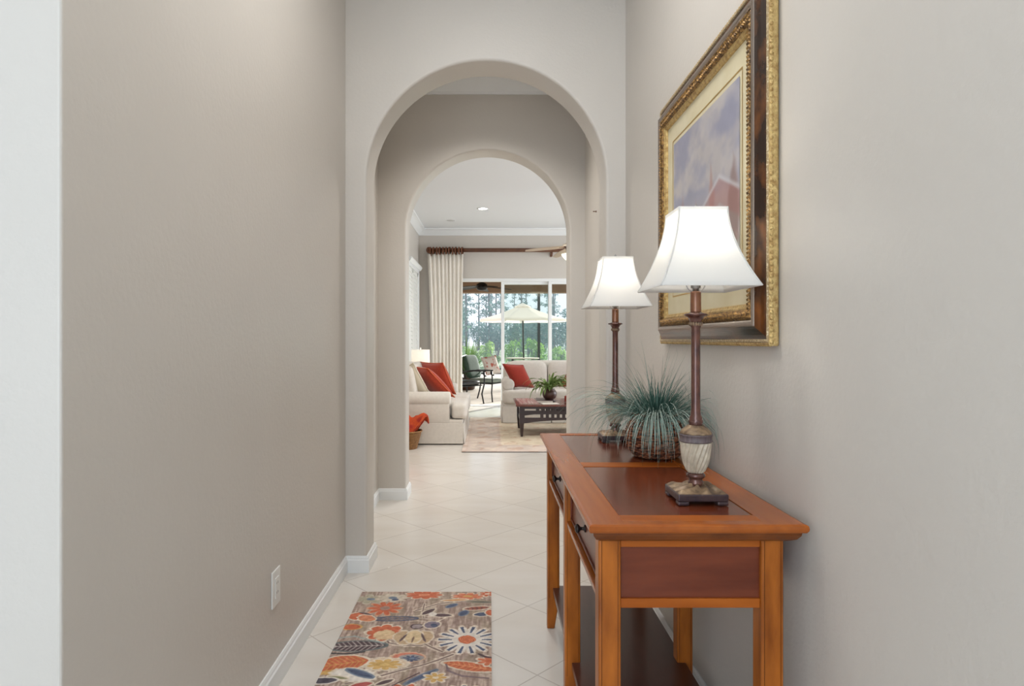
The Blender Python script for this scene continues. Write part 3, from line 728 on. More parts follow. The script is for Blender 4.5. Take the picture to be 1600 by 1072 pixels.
def picture():
    y0, y1, z0, z1, wx = 1.500, 2.470, 1.152, 2.045, XR
    t = thing('framed_picture', (wx, (y0 + y1) / 2, (z0 + z1) / 2), 'large ornate gold and burl framed landscape picture hanging above the console table', 'picture')
    hy, hz = (y1 - y0) / 2, (z1 - z0) / 2
    def ring(name, prof, m, smooth=False):
        vs = []
        for (o, d) in prof: vs += [(-d, -hy + o, -hz + o), (-d, hy - o, -hz + o), (-d, hy - o, hz - o), (-d, -hy + o, hz - o)]
        k = len(prof); fs = []
        for i in range(k - 1):
            for j in range(4): fs.append((i * 4 + j, i * 4 + (j + 1) % 4, (i + 1) * 4 + (j + 1) % 4, (i + 1) * 4 + j))
        return MB().add(vs, fs).build(name, m, t)
    ring('outer_edge', [(0.004, 0.0015), (0.0, 0.006), (0.0, 0.019), (0.0035, 0.0245), (0.007, 0.0245)], M['gold'])
    # beads along the outer edge
    ring('stippled_band', [(0.007, 0.0245), (0.009, 0.027), (0.0125, 0.0275), (0.015, 0.026), (0.016, 0.024)], M['gold_pale'])
    ring('burl_cove', [(0.016, 0.024), (0.020, 0.0245), (0.026, 0.027), (0.033, 0.0315), (0.041, 0.038), (0.047, 0.0415)], M['burl'])
    ring('pewter_lip', [(0.047, 0.0415), (0.049, 0.0445), (0.053, 0.0455), (0.058, 0.0455), (0.062, 0.0440), (0.064, 0.041)], M['silver_lip'])
    ring('gold_relief', [(0.064, 0.038), (0.066, 0.0395), (0.071, 0.0425), (0.078, 0.0430), (0.085, 0.0405), (0.090, 0.036), (0.091, 0.033)], M['gold_rope'])
    ring('gold_slip', [(0.091, 0.034), (0.096, 0.034), (0.099, 0.031), (0.104, 0.0295), (0.106, 0.025), (0.106, 0.021)], M['gold'])
    # raised leaf relief bumps along the inner relief band, and beads on the outer edge
    rb = MB(); rnd = random.Random(5)
    def along(off):
        L = []
        a, b = hy - off, hz - off
        for (p, q) in (((-a, -b), (a, -b)), ((a, -b), (a, b)), ((a, b), (-a, b)), ((-a, b), (-a, -b))): L.append((p, q))
        return L
    for (p, q) in along(0.0775):
        ln = math.hypot(q[0] - p[0], q[1] - p[1]); n = int(ln / 0.0105)
        dx, dy = (q[0] - p[0]) / ln, (q[1] - p[1]) / ln
        for i in range(n):
            for s in (-1, 1):
                c = (i + 0.5) / n; cy = p[0] + (q[0] - p[0]) * c; cz = p[1] + (q[1] - p[1]) * c
                ang = math.atan2(dy, dx) + s * 0.75
                ey, ez = math.cos(ang), math.sin(ang); oy, oz = -dy * s * 0.0052, dx * s * 0.0052
                vs = []
                for (l, w, d) in ((-1, 0, 0.042), (0, -1, 0.0425), (1, 0, 0.0425), (0, 1, 0.0425), (0, 0, 0.0475)):
                    vs.append((-d, cy + oy + ey * l * 0.0078 - ez * w * 0.0034, cz + oz + ez * l * 0.0078 + ey * w * 0.0034))
                rb.add(vs, [(0, 1, 4), (1, 2, 4), (2, 3, 4), (3, 0, 4)])
    rb.build('relief_leaves', M['gold_rope'], t)
    bd = MB()
    for (p, q) in along(0.0015):
        ln = math.hypot(q[0] - p[0], q[1] - p[1]); n = int(ln / 0.014)
        for i in range(n):
            c = (i + 0.5) / n; bd.rounded((-0.0195, p[0] + (q[0] - p[0]) * c, p[1] + (q[1] - p[1]) * c), (0.005, 0.0055 if p[1] == q[1] else 0.0035, 0.0055 if p[0] == q[0] else 0.0035), 2.0, 2)
    bd.build('edge_beads', M['gold'], t, True)
    # mat board, fillet and painting
    def flat(name, o0, o1, d, m):
        vs = []
        for o in (o0, o1): vs += [(-d, -hy + o, -hz + o), (-d, hy - o, -hz + o), (-d, hy - o, hz - o), (-d, -hy + o, hz - o)]
        return MB().add(vs, [(j, (j + 1) % 4, 4 + (j + 1) % 4, 4 + j) for j in range(4)]).build(name, m, t)
    flat('mat_board', 0.104, 0.186, 0.022, M['mat_board'])
    flat('fillet', 0.166, 0.171, 0.0226, M['gilt_line'])
    MB().box(-0.0215, -0.0203, -hy + 0.1, hy - 0.1, -hz + 0.1, hz - 0.1).build('backing', M['paper'], t)
    a, b = hy - 0.184, hz - 0.184
    def col(U, V):     # U from -1 (near the viewer) to 1, V bottom to top
        s = np.stack([np.full(U.shape, 184.0), np.full(U.shape, 180.0), np.full(U.shape, 182.0)], -1)
        cl = fbm(U + 3, V * 1.3 + 5, 2.2, 4)
        sky = np.array([152, 152, 170.]); wht = np.array([186, 180, 180.])
        k = np.clip((cl - 0.42) * 4, 0, 1)[..., None]
        s = sky * (1 - k) + wht * k
        g = np.clip((0.15 - V) * 2.2, 0, 1)[..., None]; s = s * (1 - g) + np.array([186, 178, 178.]) * g
        def blend(mask, c, f): 
            m = (np.clip(mask, 0, 1) * f)[..., None]; return s * (1 - m) + np.array(c, float) * m
        n2 = fbm(U + 9, V + 2, 5, 12) - 0.5
        for (cx, top, w, c) in ((-0.86, 0.34, 0.15, (138, 112, 106)), (-0.28, 0.44, 0.12, (176, 130, 120)), (0.2, 0.1, 0.2, (172, 146, 142)), (0.67, 0.3, 0.16, (168, 138, 134))):
            d = np.abs(U - cx + n2 * 0.1); m = np.clip((w * np.clip((top - V) * 2.2, 0, 1) - d) * 14, 0, 1); s = blend(m, c, 0.75)
        # roofs and pale gables
        for (cx, pk, sl, c) in ((-0.5, 0.14, 0.9, (166, 104, 98)), (0.3, -0.12, 0.8, (172, 126, 122))):
            d = pk - np.abs(U - cx) * sl * 0.55 - V; m = np.clip(d * 30, 0, 1) * np.clip((0.32 - d) * 20, 0, 1); s = blend(m, c, 0.45)
            m = np.clip(1 - np.abs(d) * 22, 0, 1); s = blend(m, (206, 204, 208), 0.8)
        g = np.clip((-0.55 - V + n2 * 0.3) * 6, 0, 1); s = blend(g, (150, 150, 128), 0.6)
        fl = (fbm(U, V, 16, 30) > 0.56) * np.clip((-0.5 - V) * 6, 0, 1); s = blend(fl, (196, 150, 140), 0.6)
        return np.clip(s + (n2 * 14)[..., None], 0, 255)
    grid_obj('painting', -1, 1, -1, 1, 130, 120, col, lambda u, v: (-0.0235, u * a, v * b), M['painting'], t)
picture()

# ------------------------------------------------------------------ hall rug with the flower pattern
def hall_rug():
    RW, RL = 0.592, 0.914
    t = thing('hall_rug', (-0.586, 2.02, 0), 'small taupe rug with rust and navy flowers lying on the hallway tiles', 'rug')
    def col(U, V):
        st = fbm(U, V * 0.12, 140, 3, 2); s2 = fbm(U, V * 0.3, 24, 8, 3)
        k = np.clip((st - 0.3) * 2.2, 0, 1)[..., None]
        A = np.array([148, 124, 112.]); B = np.array([194, 172, 157.])
        s = A * (1 - k) + B * k
        q = np.clip((s2 - 0.5) * 3, 0, 0.6)[..., None]; s = s * (1 - q) + np.array([150, 134, 112.]) * q
        jit = (fbm(U, V, 90, 21, 2) - 0.5)
        cream = (222, 208, 188); rust = (194, 92, 54); navy = (66, 76, 104); plum = (76, 54, 58); must = (206, 164, 92); slate = (108, 122, 140); white = (222, 214, 204); grey = (120, 108, 102)
        st_ = [s]
        def blend(mask, c, f=0.92):
            m = (np.clip(mask, 0, 1) * f)[..., None]; st_[0] = st_[0] * (1 - m) + np.array(c, float) * m
        def loc(cx, cy, a):
            dx, dy = U - cx, V - cy; ca, sa = math.cos(a), math.sin(a)
            return dx * ca + dy * sa, -dx * sa + dy * ca
        def ell(cx, cy, rx, ry, a, c, edge=None, ew=0.006, f=0.92, rough=0.25):
            x, y = loc(cx, cy, a); d = 1 - np.sqrt((x / rx) ** 2 + (y / ry) ** 2) + jit * rough
            if edge is not None: blend((d + ew / min(rx, ry)) * 12, edge, 0.9)
            blend(d * 12, c, f)
        def leaf(cx, cy, L, w, a, c, edge=None, vein=None):
            x, y = loc(cx, cy, a); q = np.clip(1 - (x / L) ** 2, 0, 1); hw = w * q ** 0.8 + 1e-4
            d = (hw - np.abs(y)) / 0.004 + jit * 1.6; d = np.where(np.abs(x) > L, -5, d)
            if edge is not None: blend(np.where(np.abs(x) > L * 1.06, 0, (w * 1.0 * np.clip(1 - (x / (L * 1.08)) ** 2, 0, 1) ** 0.7 + 0.007 - np.abs(y)) / 0.004), edge)
            blend(d, c)
            if vein is not None:
                blend((0.0022 - np.abs(y)) / 0.001 * (np.abs(x) < L * 0.9), vein)
                blend((np.sin(x * 320 + np.abs(y) * 200) > 0.55) * np.clip(d, 0, 1), vein, 0.55)
        def flower(cx, cy, R, n, c, core, edge=None, sq=0.8, inner=0.3, core2=None, tip=None, ph=0.0):
            x, y = loc(cx, cy, 0); y = y / sq; r = np.hypot(x, y); a = np.arctan2(y, x) + ph
            pet = np.abs(np.cos(a * n / 2)) ** 0.55
            d = R * (inner + (1 - inner) * pet) - r + jit * R * 0.12
            if edge is not None: blend((d + 0.010) / 0.003, edge)
            blend(d / 0.003, c)
            if tip is not None:
                m = (np.abs(np.cos(a * n / 2)) > 0.90) * (r > R * 0.48) * (r < R * 0.93); blend(m, tip)
            blend((R * 0.30 - r + jit * 0.01) / 0.003, core)
            if core2 is not None: blend((np.sin(r * 700 + a * 5) > 0.2) * (r < R * 0.27), core2, 0.7)
        def stroke(pts, w, c, f=0.9):
            for (p, q) in zip(pts[:-1], pts[1:]):
                dx, dy = q[0] - p[0], q[1] - p[1]; l2 = dx * dx + dy * dy
                tt = np.clip(((U - p[0]) * dx + (V - p[1]) * dy) / l2, 0, 1)
                d = np.hypot(U - p[0] - tt * dx, V - p[1] - tt * dy)
                blend((w - d + jit * w) / (w * 0.4), c, f)
        # vines first
        for pts, w in (([(0.10, 0.13), (0.19, 0.170), (0.27, 0.215), (0.34, 0.25), (0.40, 0.29), (0.45, 0.33)], 0.006), ([(0.175, 0.47), (0.20, 0.42), (0.26, 0.40), (0.33, 0.40)], 0.006),
                       ([(0.27, 0.71), (0.31, 0.74), (0.36, 0.78), (0.42, 0.80)], 0.006), ([(0.31, 0.44), (0.36, 0.39), (0.41, 0.35)], 0.006), ([(0.30, 0.78), (0.30, 0.70), (0.31, 0.64)], 0.004)):
            stroke(pts, w * 2.2, cream, 0.75); stroke(pts, w * 0.8, (112, 88, 82))
        flower(0.497, 0.447, 0.118, 14, white, rust, edge=(214, 196, 176), sq=1.0, inner=0.55, core2=(226, 140, 92), tip=navy)
        flower(0.134, 0.734, 0.072, 10, rust, (150, 124, 112), edge=(206, 150, 116), sq=1.0, inner=0.25)
        flower(0.171, 0.505, 0.075, 8, rust, must, edge=cream, sq=0.95, inner=0.70); ell(0.175, 0.485, 0.046, 0.045, 0, (216, 190, 150))
        ell(0.255, 0.463, 0.042, 0.058, 0.3, (190, 160, 124), cream); ell(0.322, 0.463, 0.042, 0.058, -0.3, (190, 160, 124), cream); ell(0.289, 0.47, 0.034, 0.052, 0, (214, 188, 146), cream)
        leaf(0.25, 0.463, 0.04, 0.007, 1.25, plum); leaf(0.328, 0.463, 0.04, 0.007, -1.25, plum); leaf(0.289, 0.45, 0.03, 0.006, 1.5, (110, 80, 66))
        ell(0.292, 0.56, 0.022, 0.018, 0, (160, 146, 146), plum)
        for q in (0.60, 0.625, 0.65): stroke([(0.25, q), (0.29, q + 0.012), (0.34, q)], 0.0035, cream, 0.8)
        flower(0.288, 0.877, 0.085, 9, rust, (226, 150, 112), edge=cream, sq=0.55, inner=0.6)
        flower(0.488, 0.862, 0.075, 9, (206, 112, 74), must, edge=cream, sq=0.5, inner=0.5); flower(0.575, 0.89, 0.04, 7, rust, cream, edge=cream)
        leaf(0.43, 0.82, 0.06, 0.012, 0.1, (206, 150, 96), cream); leaf(0.55, 0.80, 0.065, 0.010, -0.05, (92, 88, 78), (160, 150, 130))
        leaf(0.193, 0.631, 0.092, 0.020, 0.05, (132, 112, 104), navy, (86, 92, 112))
        leaf(0.080, 0.395, 0.115, 0.040, 0.06, plum, (98, 108, 108), white); stroke([(0.0, 0.46), (0.06, 0.475), (0.13, 0.44), (0.18, 0.42)], 0.006, (150, 160, 156)); stroke([(0.0, 0.34), (0.06, 0.335), (0.12, 0.35)], 0.007, (56, 50, 50))
        leaf(0.325, 0.70, 0.042, 0.016, 0.9, plum, cream); leaf(0.385, 0.665, 0.045, 0.017, -0.05, plum, cream); ell(0.345, 0.675, 0.018, 0.02, 0, white); ell(0.352, 0.575, 0.034, 0.030, 0.5, (120, 108, 124), cream); ell(0.36, 0.57, 0.014, 0.018, 0.5, navy)
        ell(0.288, 0.309, 0.062, 0.036, 0, (206, 120, 96), (214, 180, 150)); ell(0.302, 0.305, 0.048, 0.028, 0, (150, 150, 150)); flower(0.30, 0.30, 0.035, 9, navy, slate, sq=0.7)
        ell(0.209, 0.262, 0.082, 0.045, 0, (214, 190, 160), cream); flower(0.21, 0.258, 0.065, 9, must, (220, 186, 120), edge=cream, sq=0.6, inner=0.5)
        leaf(0.055, 0.262, 0.098, 0.060, 0.28, rust, cream, must); ell(0.03, 0.205, 0.04, 0.018, 0.2, must)
        ell(0.115, 0.188, 0.085, 0.045, -0.2, white, cream); leaf(0.135, 0.198, 0.06, 0.015, -0.5, navy, slate); leaf(0.065, 0.17, 0.04, 0.010, -0.2, (130, 130, 90), cream)
        leaf(0.512, 0.245, 0.10, 0.030, -0.28, rust, cream, (226, 160, 110)); stroke([(0.43, 0.26), (0.44, 0.215), (0.49, 0.18), (0.58, 0.165)], 0.006, (120, 100, 104))
        flower(0.582, 0.283, 0.045, 7, (206, 112, 74), rust, edge=cream); stroke([(0.545, 0.335), (0.565, 0.315), (0.592, 0.305)], 0.007, plum)
        leaf(0.53, 0.735, 0.06, 0.018, 0.18, (160, 80, 58), cream, plum); leaf(0.475, 0.685, 0.03, 0.016, 1.1, navy, slate); leaf(0.555, 0.675, 0.04, 0.020, 0.2, navy, cream); ell(0.588, 0.69, 0.02, 0.03, 0, rust, cream); leaf(0.42, 0.76, 0.03, 0.012, 0.7, navy, slate)
        ell(0.03, 0.655, 0.035, 0.034, 0.5, rust, cream); ell(0.075, 0.635, 0.04, 0.028, -0.5, (206, 124, 84), cream); leaf(0.06, 0.68, 0.035, 0.008, -0.4, plum); ell(0.03, 0.555, 0.036, 0.024, 0, rust, must)
        flower(0.055, 0.83, 0.07, 7, (168, 160, 138), slate, edge=(196, 188, 168), sq=0.7); flower(0.15, 0.845, 0.07, 9, (206, 194, 176), slate, edge=(188, 170, 150), sq=0.7, inner=0.5); ell(0.165, 0.825, 0.016, 0.012, 0.3, navy)
        leaf(0.02, 0.15, 0.05, 0.02, 0.1, (60, 54, 66), white); leaf(0.155, 0.125, 0.04, 0.016, 0.3, (170, 70, 66), cream); leaf(0.23, 0.14, 0.035, 0.012, 0.6, plum, cream); leaf(0.35, 0.175, 0.07, 0.010, 0.75, navy, slate)
        flower(0.40, 0.17, 0.04, 7, must, cream, edge=cream); flower(0.30, 0.06, 0.09, 10, rust, must, edge=cream); flower(0.50, 0.06, 0.08, 12, white, rust, edge=cream, tip=navy); leaf(0.12, 0.05, 0.08, 0.03, 0.2, navy, cream, white)
        stroke([(0.34, 0.20), (0.30, 0.16), (0.26, 0.12)], 0.004, plum); stroke([(0.37, 0.60), (0.40, 0.64), (0.43, 0.66)], 0.004, cream)
        out = st_[0] + jit[..., None] * 40
        return np.clip(out, 0, 255)
    grid_obj('pile', 0, RW, 0, RL, 260, 400, col, lambda u, v: (u, v, 0.010), M['rug'], t)
    MB().box(0, RW, 0, RL, 0.0002, 0.0095).build('binding', M['rug_edge'], t)
hall_rug()

# ------------------------------------------------------------------ small hallway fittings
def outlet():
    t = thing('wall_outlet', (XL, 2.155, 0.333), 'white outlet plate low on the left hallway wall', 'outlet')
    MB().box(0.0, 0.006, -0.040, 0.040, -0.061, 0.061).build('cover_plate', M['plate'], t, bevel=0.0025)
    d = MB().box(0.0058, 0.0088, -0.0165, 0.0165, -0.0335, 0.0335).build('socket_insert', M['plate'], t, bevel=0.001)
    for z in (-0.016, 0.016):
        for q in (-0.006, 0.006): MB().box(0.0086, 0.0091, q - 0.001, q + 0.001, z - 0.004, z + 0.004).build('slot', M['black'], d)
outlet()
nl = MB().lathe([(0.006, 0), (0.006, 0.004), (0.003, 0.006), (0.003, 0.02), (0.005, 0.022)], seg=12)
nl.v = [(-z, x, y) for x, y, z in nl.v]
tag(nl.build('picture_hook', M['fan_metal'], None, True, loc=(0.694, 4.17, 2.0)), 'small bare hook high on the wall between the two arches', 'hook')

# ------------------------------------------------------------------ sofas
def sofa(name, W, D, arm_top, back_top, loc, rz, label, group=None):
    t = thing(name, loc, label, 'sofa', rz, group)
    w, d = W / 2, D / 2
    MB().box(-w + 0.014, w - 0.014, -d + 0.014, d - 0.02, 0.03, 0.275).build('frame', M['sofa'], t, bevel=0.01)
    sk = MB(); g = 0.006
    def panel(x0, x1, y0, y1, fx, fy):
        sk.taper((x0 - (fx if x0 < 0 and fx else 0), x1 + (fx if x1 > 0 and fx else 0), y0 - fy, y1 - fy), (x0, x1, y0, y1), 0.012, 0.235)
    panel(-w + g, -g, -d, -d + 0.012, 0, 0.012); panel(g, w - g, -d, -d + 0.012, 0, 0.012)
    sk.taper((-w - 0.012, -w, -d + g, d - g), (-w, -w + 0.012, -d + g, d - g), 0.012, 0.235)
    sk.taper((w, w + 0.012, -d + g, d - g), (w - 0.012, w, -d + g, d - g), 0.012, 0.235)
    sk.box(-w + g, w - g, d - 0.012, d, 0.012, 0.235)
    sk.build('skirt', M['sofa'], t, bevel=0.003)
    aw = 0.18; r = 0.088; yf = -d + 0.15
    for s in (-1, 1):
        m = MB(); x0, x1 = sorted((s * (w - 0.012), s * (w - aw + 0.02)))
        m.box(x0, x1, yf + 0.01, d - 0.03, 0.235, arm_top - r)
        m.tube([(s * (w - r), yf, arm_top - r), (s * (w - r), yf + 0.02, arm_top - r), (s * (w - r), d - 0.12, arm_top - r), (s * (w - r), d - 0.06, arm_top - r)], [r - 0.008, r, r, r - 0.01], 24)
        m.build('arm', M['sofa'], t, True, bevel=0.01)
    MB().rounded((0, d - 0.12, (0.24 + back_top) / 2), (w - 0.03, 0.115, (back_top - 0.24) / 2), 7, 10).build('backrest', M['sofa'], t, True)
    for s in (-1, 1):
        m = MB()
        xi = s * 0.004; xo = s * (w - aw + 0.012); cx = (xi + xo) / 2; hx = abs(xo - xi) / 2
        m.rounded((cx, -0.115, 0.37), (hx, d - 0.13, 0.10), 6, 10)
        xo2 = s * (w - 0.004); cx = (xi + xo2) / 2; hx = abs(xo2 - xi) / 2
        m.rounded((cx, -d + 0.055, 0.366), (hx, 0.088, 0.094), 6, 10)
        m.build('seat_cushion', M['sofa'], t, True)
        bc = MB().rounded((cx * 0.9, 0, 0), (hx * 0.9, 0.085, (back_top + 0.0 - 0.45) / 2), 4.5, 10)
        ca, sa = math.cos(-0.16), math.sin(-0.16); zc = (back_top + 0.46) / 2 - 0.01
        bc.v = [(x, d - 0.30 + y * ca - z * sa, zc + y * sa + z * ca) for x, y, z in bc.v]
        bc.build('back_cushion', M['sofa'], t, True)
    return t
sofa('sofa', 1.60, 0.925, 0.58, 0.88, (-0.7525, 7.88, 0), PI / 2, 'cream slipcovered sofa seen from its arm end along the left wall')
sofa('loveseat', 1.36, 0.92, 0.615, 0.85, (0.85, 9.31, 0), 0, 'cream slipcovered loveseat facing the hallway behind the coffee table')

def pillow(name, c, e1, e2, thick, m, mp, label, group=None):
    """c: centre; e1, e2: half edge vectors"""
    c, e1, e2 = Vector(c), Vector(e1), Vector(e2); nrm = e1.cross(e2).normalized()
    t = thing(name, c, label, 'pillow', group=group)
    N = 18; vs = []; fs = []
    def P(u, v, s):
        k = 1 - 0.05 * (1 - v * v) * (abs(u) ** 4); q = 1 - 0.05 * (1 - u * u) * (abs(v) ** 4)
        h = thick * (max(0, 1 - abs(u) ** 2.4) ** 0.55) * (max(0, 1 - abs(v) ** 2.4) ** 0.55)
        return e1 * (u * k) + e2 * (v * q) + nrm * (h * s)
    for s in (-1, 1):
        for j in range(N + 1):
            for i in range(N + 1): vs.append(P(-1 + 2 * i / N, -1 + 2 * j / N, s))
    o = (N + 1) ** 2
    for b in (0, o):
        for j in range(N):
            for i in range(N): fs.append((b + j * (N + 1) + i, b + j * (N + 1) + i + 1, b + (j + 1) * (N + 1) + i + 1, b + (j + 1) * (N + 1) + i))
    mb = MB().add(vs, fs); ob = mb.build('cover', m, t, True)
    bm = bmesh.new(); bm.from_mesh(ob.data); bmesh.ops.remove_doubles(bm, verts=bm.verts, dist=1e-5); bmesh.ops.recalc_face_normals(bm, faces=bm.faces); bm.to_mesh(ob.data); bm.free()
    ring = []
    for i in range(N): ring.append(P(-1 + 2 * i / N, -1, 0))
    for i in range(N): ring.append(P(1, -1 + 2 * i / N, 0))
    for i in range(N): ring.append(P(1 - 2 * i / N, 1, 0))
    for i in range(N): ring.append(P(-1, 1 - 2 * i / N, 0))
    MB().tube(ring, 0.006, 6, closed=True).build('piping', mp, t, True)
    return t
# front rust pillow: seam runs from (-.73, 7.4, .83) to (-.42, 7.4, .50)
def edge_pillow(A, B, back, thick, m, mp, label):
    A, B, back = Vector(A), Vector(B), Vector(back)
    c = (A + B) / 2 + back / 2
    return pillow('throw_pillow', c, (B - A) / 2, back / 2, thick, m, mp, label)
edge_pillow((-0.715, 7.36, 0.830), (-0.405, 7.36, 0.500), (-0.27, 0.34, 0.02), 0.075, M['red_pillow'], M['piping'], 'rust red throw pillow nearest the arm of the left sofa')
edge_pillow((-0.580, 7.88, 0.875), (-0.420, 7.88, 0.490), (-0.31, 0.30, 0.0), 0.095, M['red_pillow'], M['piping'], 'rust red throw pillow standing further back on the left sofa')
pillow('throw_pillow', (-0.87, 7.36, 0.66), (0.10, 0.02, -0.19), (-0.10, 0.10, -0.05), 0.06, M['cream_pillow'], M['cream_pillow'], 'cream throw pillow behind the rust pillows at the left edge of the sofa')
pillow('throw_pillow', (0.405, 9.10, 0.645), (0.148, 0.06, -0.012), (0.082, 0.05, -0.165), 0.075, M['red_pillow2'], M['red_pillow2'], 'brick red throw pillow tilted in the left corner of the loveseat')
pillow('throw_pillow', (1.235, 9.10, 0.645), (0.155, -0.05, -0.01), (-0.085, 0.05, -0.165), 0.075, M['red_pillow2'], M['red_pillow2'], 'brick red throw pillow behind the fern at the right end of the loveseat')

# ------------------------------------------------------------------ coffee table and what stands on it
def coffee_table():
    x0, x1, y0, y1, top = 0.306, 1.594, 7.55, 8.43, 0.392
    cx, cy = (x0 + x1) / 2, (y0 + y1) / 2
    t = thing('coffee_table', (cx, cy, 0.008), 'dark espresso coffee table with cut-out aprons on the area rug', 'table')
    def L(mb): mb.v = [(x - cx, y - cy, z - 0.008) for x, y, z in mb.v]; return mb
    L(MB().box(x0, x1, y0, y1, top - 0.022, top)).build('table_top', M['espresso_top'], t, bevel=0.004)
    lx = ((0.352, 0.406), (1.494, 1.548)); ly = ((7.60, 7.654), (8.326, 8.38))
    for i, (a, b) in enumerate(lx):
        for j, (c, d) in enumerate(ly):
            q = 0.014
            L(MB().taper((a + q, b - q, c + q, d - q), (a, b, c, d), 0.008, 0.17).box(a, b, c, d, 0.17, top - 0.022)).build('leg', M['espresso'], t)
    # pierced aprons
    for (c, d) in ((7.614, 7.636), (8.344, 8.366)):
        m = MB(); xa, xb = 0.406, 1.494
        m.box(xa, xb, c, d, 0.338, top - 0.022); m.box(xa, xb, c, d, 0.272, 0.316)
        n = 16      # arched bottom rail
        for k in range(n):
            u0, u1 = k / n, (k + 1) / n; f = lambda u: 0.165 + 0.040 * (1 - (2 * u - 1) ** 2)
            a, b = xa + (xb - xa) * u0, xa + (xb - xa) * u1
            m.add([(a, c, f(u0)), (b, c, f(u1)), (b, d, f(u1)), (a, d, f(u0)), (a, c, 0.232), (b, c, 0.232), (b, d, 0.232), (a, d, 0.232)],
                  [(0, 3, 2, 1), (4, 5, 6, 7), (0, 1, 5, 4), (2, 3, 7, 6)] + ([(0, 4, 7, 3)] if k == 0 else []) + ([(1, 2, 6, 5)] if k == n - 1 else []))
        for (za, zb, s0) in ((0.316, 0.338, 0.552), (0.232, 0.272, 0.60)):
            m.box(xa, 0.414, c, d, za, zb); m.box(1.486, xb, c, d, za, zb)
            sq = [s0 + 0.024 + 0.065 * k for k in range(40)]
            x = s0
            while x + 0.037 < 1.9 - s0 + 0.001:
                m.box(x, x + 0.037, c, d, za, zb); x += 0.065
        L(m).build('pierced_apron', M['espresso'], t)
    for ax in (0.368, 1.510): L(MB().box(ax, ax + 0.022, 7.654, 8.326, 0.30, top - 0.022).box(ax, ax + 0.022, 7.654, 8.326, 0.17, 0.21).box(ax, ax + 0.022, 7.97, 8.01, 0.21, 0.30)).build('end_apron', M['espresso'], t)
    return top
ct = coffee_table()
def book(name, x, y, z, w, d, h, rz, m, label, cat):
    t = thing(name, (x, y, z), label, cat, rz)
    MB().box(-w / 2, w / 2, -d / 2, d / 2, 0, 0.002).box(-w / 2, w / 2, -d / 2, d / 2, h - 0.002, h).build('cover', m, t)
    MB().box(-w / 2 + 0.003, w / 2 - 0.003, -d / 2 + 0.003, d / 2 - 0.003, 0.002, h - 0.002).build('pages', M['paper'], t)
book('magazine', 0.46, 7.98, ct, 0.23, 0.62, 0.010, 0.03, M['mag_red'], 'red striped magazine spread at the left end of the coffee table', 'magazine')
book('book', 0.68, 8.02, ct, 0.20, 0.40, 0.024, -0.05, M['mag_dark'], 'dark covered book between the magazine and the potted fern', 'book')
book('magazine', 0.72, 7.68, ct, 0.20, 0.15, 0.006, 0.15, M['paper'], 'pale magazine at the front edge of the coffee table', 'magazine')
def fern():
    x, y = 0.725, 0
    t = thing('potted_fern', (0.80 - 0.005 + 0.0, 8.0, ct), 'green fern with arching leaves in a round dark pot on the coffee table', 'plant')
    t.location.x = 0.79 - 0.03 + 0.0
    t.location.x = (855 - 765.5) / 1000 * 8.0 + 0.03
    MB().lathe([(0.060, 0.0), (0.075, 0.004), (0.075, 0.010), (0.05, 0.014), (0.045, 0.020)], seg=28).build('pot_stand', M['espresso'], t, True)
    MB().lathe([(0.040, 0.020), (0.058, 0.026), (0.080, 0.052), (0.090, 0.082), (0.088, 0.110), (0.074, 0.136), (0.064, 0.146), (0.068, 0.154), (0.060, 0.154), (0.056, 0.140)], seg=32).build('pot', M['pot'], t, True)
    rnd = random.Random(4); mb = MB()
    for k in range(58):
        a = rnd.uniform(0, 2 * PI); ca, sa = math.cos(a), math.sin(a); n = 10
        ang = rnd.uniform(0.0, 0.7); L = rnd.uniform(0.24, 0.44); dr = rnd.uniform(1.3, 2.6); w = rnd.uniform(0.022, 0.036)
        px, pz = rnd.uniform(0, 0.035), 0.145; vs = []
        for i in range(n + 1):
            ww = w * math.sin(PI * min(1, 0.12 + 0.88 * i / n)) * 0.5 + 0.001
            vs += [(px * ca - sa * ww, px * sa + ca * ww, pz + 0.008 * math.sin(i * 2.1)), (px * ca, px * sa, pz - ww * 0.5), (px * ca + sa * ww, px * sa - ca * ww, pz + 0.008 * math.sin(i * 2.1))]
            ang += dr / n; px += L / n * math.sin(ang); pz = max(0.02, pz + L / n * math.cos(ang))
        mb.add(vs, [(3 * i + q, 3 * i + q + 1, 3 * i + q + 4, 3 * i + q + 3) for i in range(n) for q in (0, 1)])
    mb.build('fronds', M['fern'], t, True)
fern()
# dark red candle holder at the right end of the table
tag(MB().lathe([(0.035, 0), (0.04, 0.004), (0.04, 0.075), (0.036, 0.08), (0.034, 0.07)], seg=20).build('candle_holder', M['red_pillow2'], None, True, loc=(0.955, 7.86, ct)), 'small dark red candle holder on the coffee table, right of the fern', 'candle holder')

